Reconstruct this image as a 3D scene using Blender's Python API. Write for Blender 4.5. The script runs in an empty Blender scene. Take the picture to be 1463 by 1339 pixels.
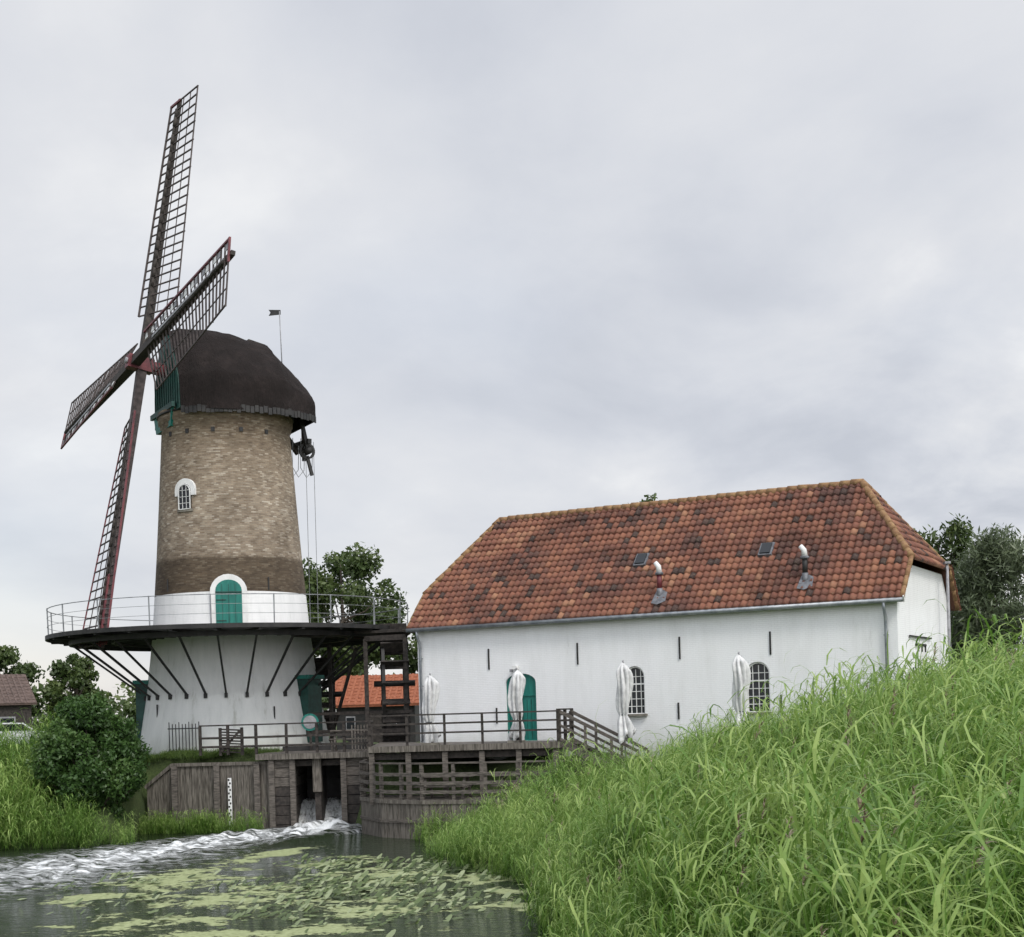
import bpy, math, random
import numpy as np
from mathutils import Vector, Matrix, noise as mnoise
random.seed(7); rng=np.random.default_rng(7)
S=bpy.context.scene
S.view_settings.view_transform='Standard'
try: S.view_settings.look='None'
except Exception: pass
S.view_settings.exposure=0
rad=math.radians
V=Vector
# ---------------------------------------------------------------- materials
def newmat(name):
    m=bpy.data.materials.new(name); m.use_nodes=True
    nt=m.node_tree; b=nt.nodes['Principled BSDF']
    return m,nt,b
def ramp(nt,fac,stops):
    r=nt.nodes.new('ShaderNodeValToRGB'); e=r.color_ramp.elements
    while len(e)<len(stops): e.new(.5)
    for x,(p,c) in zip(e,stops):
        x.position=p; x.color=(*c,1) if len(c)==3 else c
    nt.links.new(fac,r.inputs['Fac']); return r
def g(v): return (v,v,v)
def mixc(nt,fac,a,b,mode='MIX'):
    m=nt.nodes.new('ShaderNodeMix'); m.data_type='RGBA'; m.blend_type=mode
    for s,x in ((m.inputs[0],fac),(m.inputs[6],a),(m.inputs[7],b)):
        if isinstance(x,(int,float)): s.default_value=x
        elif isinstance(x,tuple): s.default_value=(*x,1) if len(x)==3 else x
        else: nt.links.new(x,s)
    return m.outputs[2]
def mth(nt,op,a,b=0.0,c=None):
    m=nt.nodes.new('ShaderNodeMath'); m.operation=op
    for s,x in zip(m.inputs,(a,b,c)):
        if x is None: continue
        if isinstance(x,(int,float)): s.default_value=x
        else: nt.links.new(x,s)
    return m.outputs[0]
def coords(nt,scale=(1,1,1),kind='Object'):
    tc=nt.nodes.new('ShaderNodeTexCoord'); mp=nt.nodes.new('ShaderNodeMapping')
    mp.inputs['Scale'].default_value=scale
    nt.links.new(tc.outputs[kind],mp.inputs['Vector']); return mp.outputs[0]
def noise(nt,vec,scale,detail=4,rough=.55,dist=0):
    n=nt.nodes.new('ShaderNodeTexNoise'); n.inputs['Scale'].default_value=scale
    n.inputs['Detail'].default_value=detail; n.inputs['Roughness'].default_value=rough; n.inputs['Distortion'].default_value=dist
    if vec is not None: nt.links.new(vec,n.inputs['Vector'])
    return n.outputs['Fac']
def bump(nt,b,h,strength=.4,dist=.02):
    n=nt.nodes.new('ShaderNodeBump'); n.inputs['Strength'].default_value=strength; n.inputs['Distance'].default_value=dist
    nt.links.new(h,n.inputs['Height']); nt.links.new(n.outputs[0],b.inputs['Normal'])
def simple(name,c1,c2,scale=3,rough=.7,stretch=(1,1,1),bmp=.3,metal=0,lo=.35,hi=.65):
    m,nt,b=newmat(name); v=coords(nt,stretch); n=noise(nt,v,scale,4,.6)
    r=ramp(nt,n,[(lo,c1),(hi,c2)])
    nt.links.new(r.outputs[0],b.inputs['Base Color']); b.inputs['Roughness'].default_value=rough
    b.inputs['Metallic'].default_value=metal
    if bmp: bump(nt,b,n,bmp,.02)
    return m
M_wood=simple('weathered_wood',(.045,.038,.032),(.16,.14,.12),4,.85,(1,1,6))
M_woodd=simple('dark_wood',(.016,.013,.011),(.055,.045,.038),4,.8,(2,2,2))
M_plank=simple('grey_plank',(.055,.048,.038),(.19,.17,.145),3,.9,(6,6,.7))
M_black=simple('tarred_black',(.01,.01,.01),(.03,.028,.026),3,.6)
M_sailbar=simple('sail_lattice_wood',(.03,.022,.02),(.085,.065,.06),5,.7)
M_maroon=simple('maroon_paint',(.08,.012,.018),(.17,.03,.035),4,.5)
M_grey=simple('grey_paint',(.2,.2,.21),(.36,.36,.37),5,.6)
M_white=simple('white_paint',(.64,.64,.62),(.8,.8,.78),2,.6)
M_green=simple('green_paint',(.0,.12,.095),(.012,.19,.15),2,.5,(4,4,.5))
M_dgreen=simple('dark_green_paint',(.004,.035,.028),(.01,.07,.055),3,.5)
M_zinc=simple('zinc',(.2,.22,.24),(.34,.36,.38),4,.45,metal=.5)
M_lead=simple('lead_flashing',(.08,.085,.095),(.2,.205,.22),6,.6,metal=.2)
M_wire=simple('galvanised_rail',(.16,.17,.18),(.3,.31,.32),4,.5,metal=.3)
M_canvas=simple('canvas',(.5,.5,.5),(.72,.72,.71),5,.95)
M_bark=simple('bark',(.04,.03,.022),(.11,.09,.07),6,.9,(1,1,.3))
M_rubber=simple('rubber',(.01,.01,.01),(.02,.02,.02),6,.8)
M_concrete=simple('concrete',(.1,.09,.075),(.26,.24,.2),3,.9)
M_brownroof=simple('brown_roof_tile',(.06,.04,.032),(.13,.09,.075),5,.8)
m,nt,b=newmat('window_glass'); b.inputs['Base Color'].default_value=(.012,.015,.018,1); b.inputs['Roughness'].default_value=.08; M_glass=m

def brickwall(name,tower=True):
    m,nt,b=newmat(name)
    if tower:
        tc=nt.nodes.new('ShaderNodeUVMap'); vec=tc.outputs[0]
    else:
        tc=nt.nodes.new('ShaderNodeTexCoord'); sp=nt.nodes.new('ShaderNodeSeparateXYZ'); nt.links.new(tc.outputs['Object'],sp.inputs[0])
        cb=nt.nodes.new('ShaderNodeCombineXYZ'); nt.links.new(mth(nt,'ADD',sp.outputs[0],sp.outputs[1]),cb.inputs[0]); nt.links.new(sp.outputs[2],cb.inputs[1]); vec=cb.outputs[0]
    br=nt.nodes.new('ShaderNodeTexBrick'); br.inputs['Scale'].default_value=1
    br.inputs['Brick Width'].default_value=.2; br.inputs['Row Height'].default_value=.062
    br.inputs['Mortar Size'].default_value=.007; br.inputs['Mortar Smooth'].default_value=.3
    br.inputs['Bias'].default_value=0
    nt.links.new(vec,br.inputs['Vector'])
    br.inputs['Color1'].default_value=(1,1,1,1); br.inputs['Color2'].default_value=(0,0,0,1); br.inputs['Mortar'].default_value=(.5,.5,.5,1)
    tco=coords(nt); nz=noise(nt,tco,.55,5,.65); nf=noise(nt,tco,9,3,.6)
    if tower:
        c=ramp(nt,br.outputs['Color'],[(0,(.18,.135,.095)),(.35,(.245,.19,.135)),(.75,(.295,.24,.175)),(1,(.42,.37,.3))])
        col=mixc(nt,br.outputs['Fac'],c.outputs[0],(.25,.225,.18))
        st=ramp(nt,nz,[(.3,(.62,.59,.56)),(.5,(.97,.96,.95)),(.7,(1.25,1.26,1.27))])
        col=mixc(nt,1.0,col,st.outputs[0],'MULTIPLY')
        n3=noise(nt,coords(nt,(1,1,2.2)),2.4,5,.7)
        col=mixc(nt,1.0,col,ramp(nt,n3,[(.32,(.74,.72,.7)),(.5,g(1)),(.68,(1.18,1.17,1.15))]).outputs[0],'MULTIPLY')
        sp=nt.nodes.new('ShaderNodeSeparateXYZ'); nt.links.new(tco,sp.inputs[0]); z=mth(nt,'ADD',sp.outputs[2],mth(nt,'MULTIPLY',nf,.12))
        dk=ramp(nt,mth(nt,'MULTIPLY_ADD',z,1/20,0),[(0,(.33,.295,.25)),(.515,(.33,.295,.25)),(.522,(.9,.89,.88)),(.6,(1,1,1)),(.79,(.84,.8,.75))])
        col=mixc(nt,1.0,col,dk.outputs[0],'MULTIPLY')
        wn=noise(nt,coords(nt,(1,1,.2)),2.4,6,.7)
        wc=ramp(nt,wn,[(.26,(.5,.5,.46)),(.41,(.75,.755,.745)),(.6,(.82,.82,.81))])
        gr_=ramp(nt,mth(nt,'ADD',mth(nt,'MULTIPLY',sp.outputs[2],.1),mth(nt,'MULTIPLY',nz,.12)),[(.3,(.62,.64,.57)),(.4,(.95,.96,.94)),(.6,g(1))])
        wcc=mixc(nt,1.0,wc.outputs[0],gr_.outputs[0],'MULTIPLY')
        wfac=mth(nt,'LESS_THAN',sp.outputs[2],8.95)
        col=mixc(nt,wfac,col,wcc)
    else:
        st=noise(nt,coords(nt,(1,1,.22)),1.5,7,.74)
        c=ramp(nt,st,[(.22,(.56,.56,.54)),(.36,(.8,.805,.8)),(.55,(.86,.865,.865)),(.75,(.87,.875,.88))])
        col=mixc(nt,mth(nt,'MULTIPLY',br.outputs['Fac'],.25),c.outputs[0],(.6,.6,.6))
        sp2=nt.nodes.new('ShaderNodeSeparateXYZ'); nt.links.new(tco,sp2.inputs[0])
        lo=ramp(nt,mth(nt,'ADD',mth(nt,'MULTIPLY',sp2.outputs[2],.1),mth(nt,'MULTIPLY',nz,.16)),[(.3,(.62,.64,.58)),(.35,(.86,.87,.84)),(.42,(1,1,1)),(.75,(1,1,1)),(.8,(.93,.93,.92))])
        col=mixc(nt,1.0,col,lo.outputs[0],'MULTIPLY')
    nt.links.new(col,b.inputs['Base Color']); b.inputs['Roughness'].default_value=.85
    h=mth(nt,'SUBTRACT',mth(nt,'MULTIPLY',nf,.5),br.outputs['Fac'])
    bump(nt,b,h,.7 if not tower else .5,.012)
    return m
M_tower=brickwall('tower_brick',True); M_wall=brickwall('whitewashed_brick',False)
def tilemat(name='clay_pantile'):
    m,nt,b=newmat(name); at=nt.nodes.new('ShaderNodeAttribute'); at.attribute_name='tint'
    c=ramp(nt,at.outputs['Fac'],[(0,(.06,.036,.031)),(.2,(.125,.054,.041)),(.5,(.205,.079,.052)),(.8,(.26,.105,.064)),(1,(.33,.16,.095))])
    v=coords(nt); n=noise(nt,v,.4,6,.74); n2=noise(nt,v,14,4,.7)
    st=ramp(nt,n,[(.34,(.5,.5,.5)),(.5,(.95,.95,.95)),(.66,(1.15,1.24,1.15))])
    col=mixc(nt,1.0,c.outputs[0],st.outputs[0],'MULTIPLY')
    lich=ramp(nt,n2,[(.53,g(0)),(.68,g(1))])
    col=mixc(nt,mth(nt,'MULTIPLY',lich.outputs[0],.5),col,(.2,.165,.11))
    nt.links.new(col,b.inputs['Base Color']); b.inputs['Roughness'].default_value=.85
    bump(nt,b,n2,.3,.01); return m
M_tile=tilemat()
M_ridge=simple('ridge_tile',(.17,.08,.04),(.32,.2,.09),7,.85,lo=.3,hi=.7)
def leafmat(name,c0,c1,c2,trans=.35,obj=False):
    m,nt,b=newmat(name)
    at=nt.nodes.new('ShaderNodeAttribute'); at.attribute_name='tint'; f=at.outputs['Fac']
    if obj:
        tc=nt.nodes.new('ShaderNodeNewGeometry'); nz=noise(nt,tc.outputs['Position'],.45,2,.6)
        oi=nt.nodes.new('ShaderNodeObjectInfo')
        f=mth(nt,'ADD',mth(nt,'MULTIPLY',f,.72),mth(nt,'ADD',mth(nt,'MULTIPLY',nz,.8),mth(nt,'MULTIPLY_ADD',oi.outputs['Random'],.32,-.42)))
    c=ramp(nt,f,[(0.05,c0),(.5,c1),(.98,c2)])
    nt.links.new(c.outputs[0],b.inputs['Base Color']); b.inputs['Roughness'].default_value=.42
    b.inputs['Specular IOR Level'].default_value=.4
    t=nt.nodes.new('ShaderNodeBsdfTranslucent'); nt.links.new(c.outputs[0],t.inputs[0])
    mx=nt.nodes.new('ShaderNodeMixShader'); mx.inputs[0].default_value=trans
    nt.links.new(b.outputs[0],mx.inputs[1]); nt.links.new(t.outputs[0],mx.inputs[2])
    nt.links.new(mx.outputs[0],nt.nodes['Material Output'].inputs[0]); return m
M_leaf=leafmat('tree_leaves',(.03,.05,.015),(.075,.115,.035),(.16,.2,.065))
M_bush=leafmat('bush_leaves',(.025,.055,.015),(.06,.125,.03),(.13,.21,.06))
M_willow=leafmat('willow_leaves',(.07,.095,.05),(.13,.165,.09),(.22,.26,.15))
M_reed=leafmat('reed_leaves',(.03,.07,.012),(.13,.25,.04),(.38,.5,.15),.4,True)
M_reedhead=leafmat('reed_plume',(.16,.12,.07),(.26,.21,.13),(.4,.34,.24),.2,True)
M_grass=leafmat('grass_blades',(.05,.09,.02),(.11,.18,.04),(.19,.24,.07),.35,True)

# ---------------------------------------------------------------- geometry helpers
class MB:
    def __init__(s): s.v=[]; s.f=[]; s.m=[]; s.t=[]; s.mats=[]; s.sm=[]
    def mi(s,m):
        if m not in s.mats: s.mats.append(m)
        return s.mats.index(m)
    def add(s,vs,fs,m,tint=.5,smooth=False):
        o=len(s.v); s.v+= [tuple(x) for x in vs]; k=s.mi(m)
        for f in fs: s.f.append(tuple(i+o for i in f)); s.m.append(k); s.t.append(tint); s.sm.append(smooth)
    def box(s,c,size,m,rz=0):
        x,y,z=[q/2 for q in size]; R=Matrix.Rotation(rz,3,'Z'); c=V(c)
        vs=[c+R@V((a*x,b*y,d*z)) for d in(-1,1) for b in(-1,1) for a in(-1,1)]
        s.add(vs,[(0,2,3,1),(4,5,7,6),(0,1,5,4),(2,6,7,3),(0,4,6,2),(1,3,7,5)],m)
    def beam(s,p,q,w,h,m,up=(0,0,1),w2=None,h2=None):
        p=V(p);q=V(q);d=(q-p).normalized(); up=V(up)
        if abs(d.dot(up))>.98: up=V((0,1,0)) if abs(d.y)<.9 else V((1,0,0))
        a=d.cross(up).normalized(); b=a.cross(d).normalized()
        w2=w if w2 is None else w2; h2=h if h2 is None else h2
        vs=[]
        for P,W,H in((p,w,h),(q,w2,h2)):
            for i,j in((-1,-1),(1,-1),(1,1),(-1,1)): vs.append(P+a*(i*W/2)+b*(j*H/2))
        s.add(vs,[(0,1,2,3),(7,6,5,4),(0,4,5,1),(1,5,6,2),(2,6,7,3),(3,7,4,0)],m)
    def tube(s,pts,r,m,n=8,r2=None,cap=True):
        pts=[V(p) for p in pts]; L=len(pts); vs=[]; 
        ref=V((0,0,1)) if abs((pts[-1]-pts[0]).normalized().z)<.9 else V((1,0,0))
        for k,p in enumerate(pts):
            d=(pts[min(k+1,L-1)]-pts[max(k-1,0)]).normalized()
            a=d.cross(ref).normalized(); b=a.cross(d)
            R=r if r2 is None else r+(r2-r)*k/(L-1)
            for i in range(n):
                t=2*math.pi*i/n; vs.append(p+a*(R*math.cos(t))+b*(R*math.sin(t)))
        fs=[(k*n+i,k*n+(i+1)%n,(k+1)*n+(i+1)%n,(k+1)*n+i) for k in range(L-1) for i in range(n)]
        if cap: fs+= [tuple(range(n))[::-1],tuple((L-1)*n+i for i in range(n))]
        s.add(vs,fs,m,smooth=n>5)
    def prism(s,poly,ax,d0,d1,m,O=V((0,0,0)),A=V((1,0,0)),B=V((0,0,1)),C=V((0,1,0))):
        n=len(poly); vs=[O+A*p[0]+B*p[1]+C*d0 for p in poly]+[O+A*p[0]+B*p[1]+C*d1 for p in poly]
        s.add(vs,[tuple(range(n)),tuple(range(2*n-1,n-1,-1))]+[(i,i+n,(i+1)%n+n,(i+1)%n) for i in range(n)],m)
    def obj(s,name,parent=None,inv=None):
        me=bpy.data.meshes.new(name); me.from_pydata(s.v,[],s.f)
        for m in s.mats: me.materials.append(m)
        me.polygons.foreach_set('material_index',s.m); me.polygons.foreach_set('use_smooth',s.sm)
        a=me.attributes.new('tint','FLOAT','FACE'); a.data.foreach_set('value',s.t)
        me.update(); o=bpy.data.objects.new(name,me); S.collection.objects.link(o)
        if parent: par(o,parent)
        return o
def par(o,p):
    o.parent=p
    if not p.get('local'): o.matrix_parent_inverse=Matrix.Translation(-V(p.location))
def empty(name,loc=(0,0,0),local=False,rz=0):
    e=bpy.data.objects.new(name,None); e.empty_display_size=.3; e.location=loc; e.rotation_euler=(0,0,rz); S.collection.objects.link(e)
    if local: e['local']=1
    return e
def quadmesh(name,Vv,mat,tint=None,parent=None,link=True,mats=None,midx=None):
    n=len(Vv)//4; me=bpy.data.meshes.new(name)
    me.vertices.add(n*4); me.vertices.foreach_set('co',np.asarray(Vv,dtype=np.float32).ravel())
    me.loops.add(n*4); me.loops.foreach_set('vertex_index',np.arange(n*4,dtype=np.int32))
    me.polygons.add(n); me.polygons.foreach_set('loop_start',np.arange(0,n*4,4,dtype=np.int32))
    for mm in (mats or [mat]): me.materials.append(mm)
    if midx is not None: me.polygons.foreach_set('material_index',np.asarray(midx,dtype=np.int32))
    if tint is not None:
        a=me.attributes.new('tint','FLOAT','FACE'); a.data.foreach_set('value',np.asarray(tint,dtype=np.float32))
    me.update(calc_edges=True); me.validate()
    o=bpy.data.objects.new(name,me)
    if link: S.collection.objects.link(o)
    if parent: par(o,parent)
    return o
def unit(a): return a/np.maximum(np.linalg.norm(a,axis=-1,keepdims=True),1e-6)
def leaves(clumps,n,size,aspect=.5,shell=.5,droop=0):
    VV=[];TT=[]
    tot=sum(c[3]*c[4]*c[5] for c in clumps)
    for c in clumps:
        k=max(20,int(n*c[3]*c[4]*c[5]/tot))
        d=unit(rng.normal(size=(k,3))); r=(shell+(1-shell)*rng.random((k,1))**.7)*(.85+.3*rng.random((k,1)))
        p=np.array(c[:3])+d*r*np.array(c[3:6])
        a=unit(rng.normal(size=(k,3))+np.array([0,0,-droop])); nn=unit(rng.normal(size=(k,3))+d*.8+np.array([0,0,.7]))
        bb=unit(np.cross(a,nn)); s=size*(.6+.8*rng.random((k,1)))
        q=np.stack([p-a*s*.5,p+bb*s*aspect*.5,p+a*s*.5,p-bb*s*aspect*.5],1)
        VV.append(q.reshape(-1,3)); 
        base=rng.random()*.35
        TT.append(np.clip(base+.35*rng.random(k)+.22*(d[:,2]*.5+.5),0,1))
    return np.concatenate(VV),np.concatenate(TT)
def tree(name,x,y,z0,zt,rx,ry,crown_base,mat,n=14000,size=.3,aspect=.5,nclump=38,seed=1,trunk=.22,droop=0,clr=.28):
    R=random.Random(seed); e=empty(name,(x,y,z0))
    mb=MB(); zc=(zt+crown_base)/2; hz=(zt-crown_base)/2
    lean=R.uniform(-.3,.3)
    mb.tube([(x,y,z0-.3),(x+lean*.4,y,z0+(zc-z0)*.5),(x+lean,y,zc),(x+lean*1.2,y,zt-hz*.35)],trunk,M_bark,8,trunk*.2)
    cl=[]
    for i in range(nclump):
        for _ in range(20):
            dx,dy,dz=R.uniform(-1,1),R.uniform(-1,1),R.uniform(-1,1)
            q=dx*dx+dy*dy+dz*dz
            if .25<q<1: break
        w=1-.25*max(dz,0)
        c=V((x+lean+dx*rx*.85*w,y+dy*ry*.85*w,zc+dz*hz*.85))
        s=R.uniform(.45,1.25)*clr
        cl.append((c.x,c.y,c.z,rx*s,ry*s,hz*s*.8))
        if i%2==0:
            st=V((x+lean*.6,y,z0+(zc-z0)*R.uniform(.55,1.05))); mid=(st+c)/2+V((0,0,-.1*hz))
            mb.tube([st,mid,c],trunk*.32,M_bark,5,trunk*.06)
    mb.obj('trunk_and_limbs',e)
    vv,tt=leaves(cl,n,size,aspect,.25,droop); quadmesh('foliage',vv,mat,tt,e); return e

# ---------------------------------------------------------------- terrain
XS=np.array([[-20,.0],[5,1.0],[15,1.0],[25,.8],[33,.2],[36.4,-1.7],[44,-2.9],[46.5,-3.6]])
TH=rad(29); HO=np.array([-3.72,51.0]); HA=np.array([math.cos(TH),-math.sin(TH)]); HB=np.array([math.sin(TH),math.cos(TH)])
def sst(x,a,b):
    t=np.clip((x-a)/(b-a),0,1); return t*t*(3-2*t)
def height(X,Y):
    xs=np.interp(Y,XS[:,0],XS[:,1]); d=X-xs
    k=sst(Y,24,36); Lc=4.5+4.3*k; ex=1.0+.45*k
    hr=np.where(d>0,3.75*(1-np.exp(-(np.maximum(d,1e-4)/Lc)**ex)),np.maximum(d*.9,-1.2))
    a=(X-HO[0])*HA[0]+(Y-HO[1])*HA[1]; bb=(X-HO[0])*HB[0]+(Y-HO[1])*HB[1]
    plat=sst(bb,-3.2,-1.4)*sst(a,-1.6,-.6)
    h_r=hr*(1-plat)+np.maximum(np.minimum(hr,2.6),2.35)*plat
    back=sst(bb,-.5,1.5)
    h_r=h_r*(1-back)+2.5*back
    hl=np.clip((Y-45.6)*.5,-1.2,2.65)
    wl=np.where(Y>51.5,2.65,-1.2)
    t=sst(X,-13.9,-13.2); h_l=hl*(1-t)+wl*t
    side=sst(X,-9.0,-8.6)
    chan=np.where(Y>62,2.5,-1.2)
    h=h_l*(1-side)+chan*side
    right=sst(a,-1.7,-1.2)*(Y>46.2)
    h=np.where(Y>46.2,h*(1-right)+h_r*right,np.where(X<np.minimum(xs,0)-2.5,h,hr))
    u=0.14*np.sin(X*.9+Y*.4)*np.sin(Y*.7)+.1*np.sin(X*2.1-Y*.9)
    land=sst(h,.3,1)
    return h+u*land*(np.abs(Y-50)<60)
xf=np.arange(-26,26.01,.25); yf=np.arange(2,66.01,.25)
xc=np.concatenate([-np.geomspace(1500,27,34),xf,np.geomspace(27,1500,34)])
yc=np.concatenate([-np.geomspace(300,1,16),[0],yf,np.geomspace(67,2500,34)])
GX,GY=np.meshgrid(xc,yc); GZ=height(GX,GY)
def gridmesh(name,GX,GY,GZ,mat,smooth=True,attrs={},parent=None):
    ny,nx=GX.shape; me=bpy.data.meshes.new(name)
    me.vertices.add(nx*ny); me.vertices.foreach_set('co',np.stack([GX,GY,GZ],-1).astype(np.float32).ravel())
    i=np.arange(nx*ny).reshape(ny,nx); q=np.stack([i[:-1,:-1],i[:-1,1:],i[1:,1:],i[1:,:-1]],-1).reshape(-1,4)
    n=len(q); me.loops.add(n*4); me.loops.foreach_set('vertex_index',q.astype(np.int32).ravel())
    me.polygons.add(n); me.polygons.foreach_set('loop_start',np.arange(0,n*4,4,dtype=np.int32))
    me.polygons.foreach_set('use_smooth',np.ones(n,dtype=bool)); me.materials.append(mat)
    for k,a in attrs.items():
        at=me.attributes.new(k,'FLOAT','POINT'); at.data.foreach_set('value',a.astype(np.float32).ravel())
    me.update(calc_edges=True); o=bpy.data.objects.new(name,me); S.collection.objects.link(o)
    if parent: par(o,parent)
    return o
m,nt,b=newmat('ground_grass'); v=coords(nt); n1=noise(nt,v,.6,6,.65); n2=noise(nt,v,14,4,.7)
c=ramp(nt,n1,[(.3,(.03,.045,.013)),(.55,(.05,.08,.02)),(.75,(.09,.10,.035))])
c2=mixc(nt,.5,c.outputs[0],ramp(nt,n2,[(.3,(.02,.03,.01)),(.7,(.10,.14,.04))]).outputs[0])
nt.links.new(c2,b.inputs['Base Color']); b.inputs['Roughness'].default_value=.95; bump(nt,b,n2,.8,.08)
gridmesh('ground',GX,GY,GZ,m)

# ---------------------------------------------------------------- water
FP=np.array([[-5.6,52],[-6.0,50],[-7.6,48.6],[-9.8,46.6],[-11.8,42.6],[-14.5,37.2],[-20,31],[-30,26]]); FW=np.array([1.3,1.7,2.1,2.6,3.8,5.2,7.2,9])
wx=np.arange(-26,6,.11); wy=np.arange(14,62,.11)
WX,WY=np.meshgrid(wx,wy)
def pathdist(X,Y):
    best=np.full(X.shape,9.)
    for i in range(len(FP)-1):
        a=FP[i];bq=FP[i+1];dd=bq-a;L=dd@dd
        t=np.clip(((X-a[0])*dd[0]+(Y-a[1])*dd[1])/L,0,1)
        w=FW[i]*(1-t)+FW[i+1]*t
        dist=np.hypot(X-a[0]-t*dd[0],Y-a[1]-t*dd[1])/w
        best=np.minimum(best,dist)
    return best
pd=pathdist(WX,WY); foam=np.clip(1-pd,0,1); turb=foam.copy()
fade=1-.3*sst(-WX,11,18); foam=np.sqrt(foam)*fade
foam=np.maximum(foam,1.35*np.clip(1-np.hypot((WX+6.8)/2.8,(WY-49.0)/2.6),0,1))
def ell(cx,cy,rx,ry,ang=0):
    c,s=math.cos(ang),math.sin(ang); x=(WX-cx)*c+(WY-cy)*s; y=-(WX-cx)*s+(WY-cy)*c
    return np.clip(1.25-np.hypot(x/rx,y/ry),0,1)
weed=np.zeros(WX.shape)
for e in [(-8.7,36,3.0,3.6,.6),(-7.4,41.2,1.3,3.4,-.5),(-6.2,31.5,3.4,3.2,.2),(-3.2,34.8,2.6,3.2,.3),(-3.2,29.5,2.4,2.2,0),(-1.0,34.2,1.8,2.0,.2),(-7.5,28,2.5,1.8,0),(-5,38.5,2,1.6,.3),(.0,31.6,1.1,1.4,0),(-9.5,32.5,2.2,1.4,0),(-1.2,37.5,1.0,1.8,.3),(-.3,29.3,1.0,1.2,0),(-4.5,26.5,3,1.2,0)]:
    weed=np.maximum(weed,ell(*e))
weed*=np.clip(1.0-turb*1.6,0,1)
zz=np.zeros(WX.shape)
for k in range(8):
    a=k*1.3; f=1.8+k*1.25
    zz+=np.sin((WX*math.cos(a)+WY*math.sin(a))*f+k*2.1+.8*np.sin(WX*1.7-WY*1.1+k))*(.06/(1+k*.3))
near=np.exp(-np.hypot(WX+6.3,WY-49.8)/2.4)
zz=zz*turb*(1+2.6*near)+near*.2*(turb>0)
m,nt,b=newmat('water')
v=coords(nt,(1,1,1))
fa=nt.nodes.new('ShaderNodeAttribute'); fa.attribute_name='foam'; wa=nt.nodes.new('ShaderNodeAttribute'); wa.attribute_name='weed'
mpf=nt.nodes.new('ShaderNodeMapping'); tcf=nt.nodes.new('ShaderNodeTexCoord'); mpf.inputs['Rotation'].default_value=(0,0,rad(-50)); mpf.inputs['Scale'].default_value=(.8,1.9,1); nt.links.new(tcf.outputs['Object'],mpf.inputs[0])
n_f=noise(nt,mpf.outputs[0],2.0,9,.76,.8); n_w=noise(nt,coords(nt,(.8,.9,1)),.95,8,.68,.5); n_w2=noise(nt,v,7,4,.75)
ff=mth(nt,'ADD',mth(nt,'MULTIPLY',fa.outputs['Fac'],.5),mth(nt,'MULTIPLY',mth(nt,'SUBTRACT',n_f,.5),2.1))
fm=ramp(nt,ff,[(.2,g(0)),(.5,g(.94))]).outputs[0]
fm=mth(nt,'MULTIPLY',fm,mth(nt,'MINIMUM',mth(nt,'MULTIPLY',fa.outputs['Fac'],4),1))
ww=mth(nt,'ADD',mth(nt,'MULTIPLY',wa.outputs['Fac'],.42),mth(nt,'MULTIPLY',mth(nt,'SUBTRACT',n_w,.5),2.0))
ww=mth(nt,'ADD',ww,mth(nt,'MULTIPLY',mth(nt,'SUBTRACT',n_w2,.5),.7))
wm=ramp(nt,ww,[(.28,g(0)),(.36,g(1))]).outputs[0]
wm=mth(nt,'MULTIPLY',wm,mth(nt,'GREATER_THAN',wa.outputs['Fac'],.05))
wcol=ramp(nt,n_w2,[(.3,(.17,.2,.08)),(.7,(.40,.44,.24))]).outputs[0]
base=mixc(nt,wm,(.016,.026,.010),wcol); base=mixc(nt,fm,base,(.8,.82,.82))
nt.links.new(base,b.inputs['Base Color'])
ro=mth(nt,'MAXIMUM',mth(nt,'MULTIPLY',wm,.75),mth(nt,'MULTIPLY',fm,.7)); nt.links.new(mth(nt,'MAXIMUM',ro,.04),b.inputs['Roughness'])
b.inputs['IOR'].default_value=1.33
rp=noise(nt,coords(nt,(.7,1.8,1)),2.2,4,.62,.4); rp2=noise(nt,v,9,3,.6)
hh=mth(nt,'ADD',rp,mth(nt,'MULTIPLY',rp2,.25)); hh=mth(nt,'ADD',hh,mth(nt,'MULTIPLY',fm,.4))
bump(nt,b,mth(nt,'MULTIPLY',hh,mth(nt,'SUBTRACT',1.0,mth(nt,'MULTIPLY',wm,.8))),1.0,.17)
gridmesh('water',WX,WY,zz,m,attrs={'foam':foam,'weed':weed})
mbl=MB()
M_lily=leafmat('lily_pad',(.045,.07,.02),(.13,.18,.06),(.38,.43,.24),.1)
def lily(cx,cy,r,tilt,z):
    a0=random.uniform(0,6.28); n=9; vs=[V((cx,cy,z))]
    for i in range(n+1):
        t=a0+.2+ (2*math.pi-.4)*i/n; rr=r*random.uniform(.93,1.05)
        vs.append(V((cx+rr*math.cos(t),cy+rr*math.sin(t),z+tilt*rr*math.sin(t+1)+random.uniform(0,.012))))
    mbl.add(vs,[(0,i+1,i+2) for i in range(n)],M_lily,random.random())
for cx,cy,rx,ry,n in [(-3.1,34.8,2.6,3.6,420),(-3.2,29.5,2.6,2.6,260),(-5.8,32.5,2.4,3,150),(-4.8,38.5,1.6,1.8,110),(-7.8,31,2,2,50),(-.4,34.4,1.2,2.2,90),(-8.5,35,3,3,80)]:
    sub=[(random.uniform(0,6.28),math.sqrt(random.random()),random.uniform(.5,1.1)) for _ in range(max(5,n//10))]
    for _ in range(n):
        a,q,w_=random.choice(sub)
        lily(cx+rx*q*math.cos(a)+random.gauss(0,w_*.6),cy+ry*q*math.sin(a)+random.gauss(0,w_*.8),random.uniform(.045,.13),random.choice([0,0,.1,.3,.7,.9]),.012+random.uniform(0,.05))
mbl.obj('lily_pads')

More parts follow.
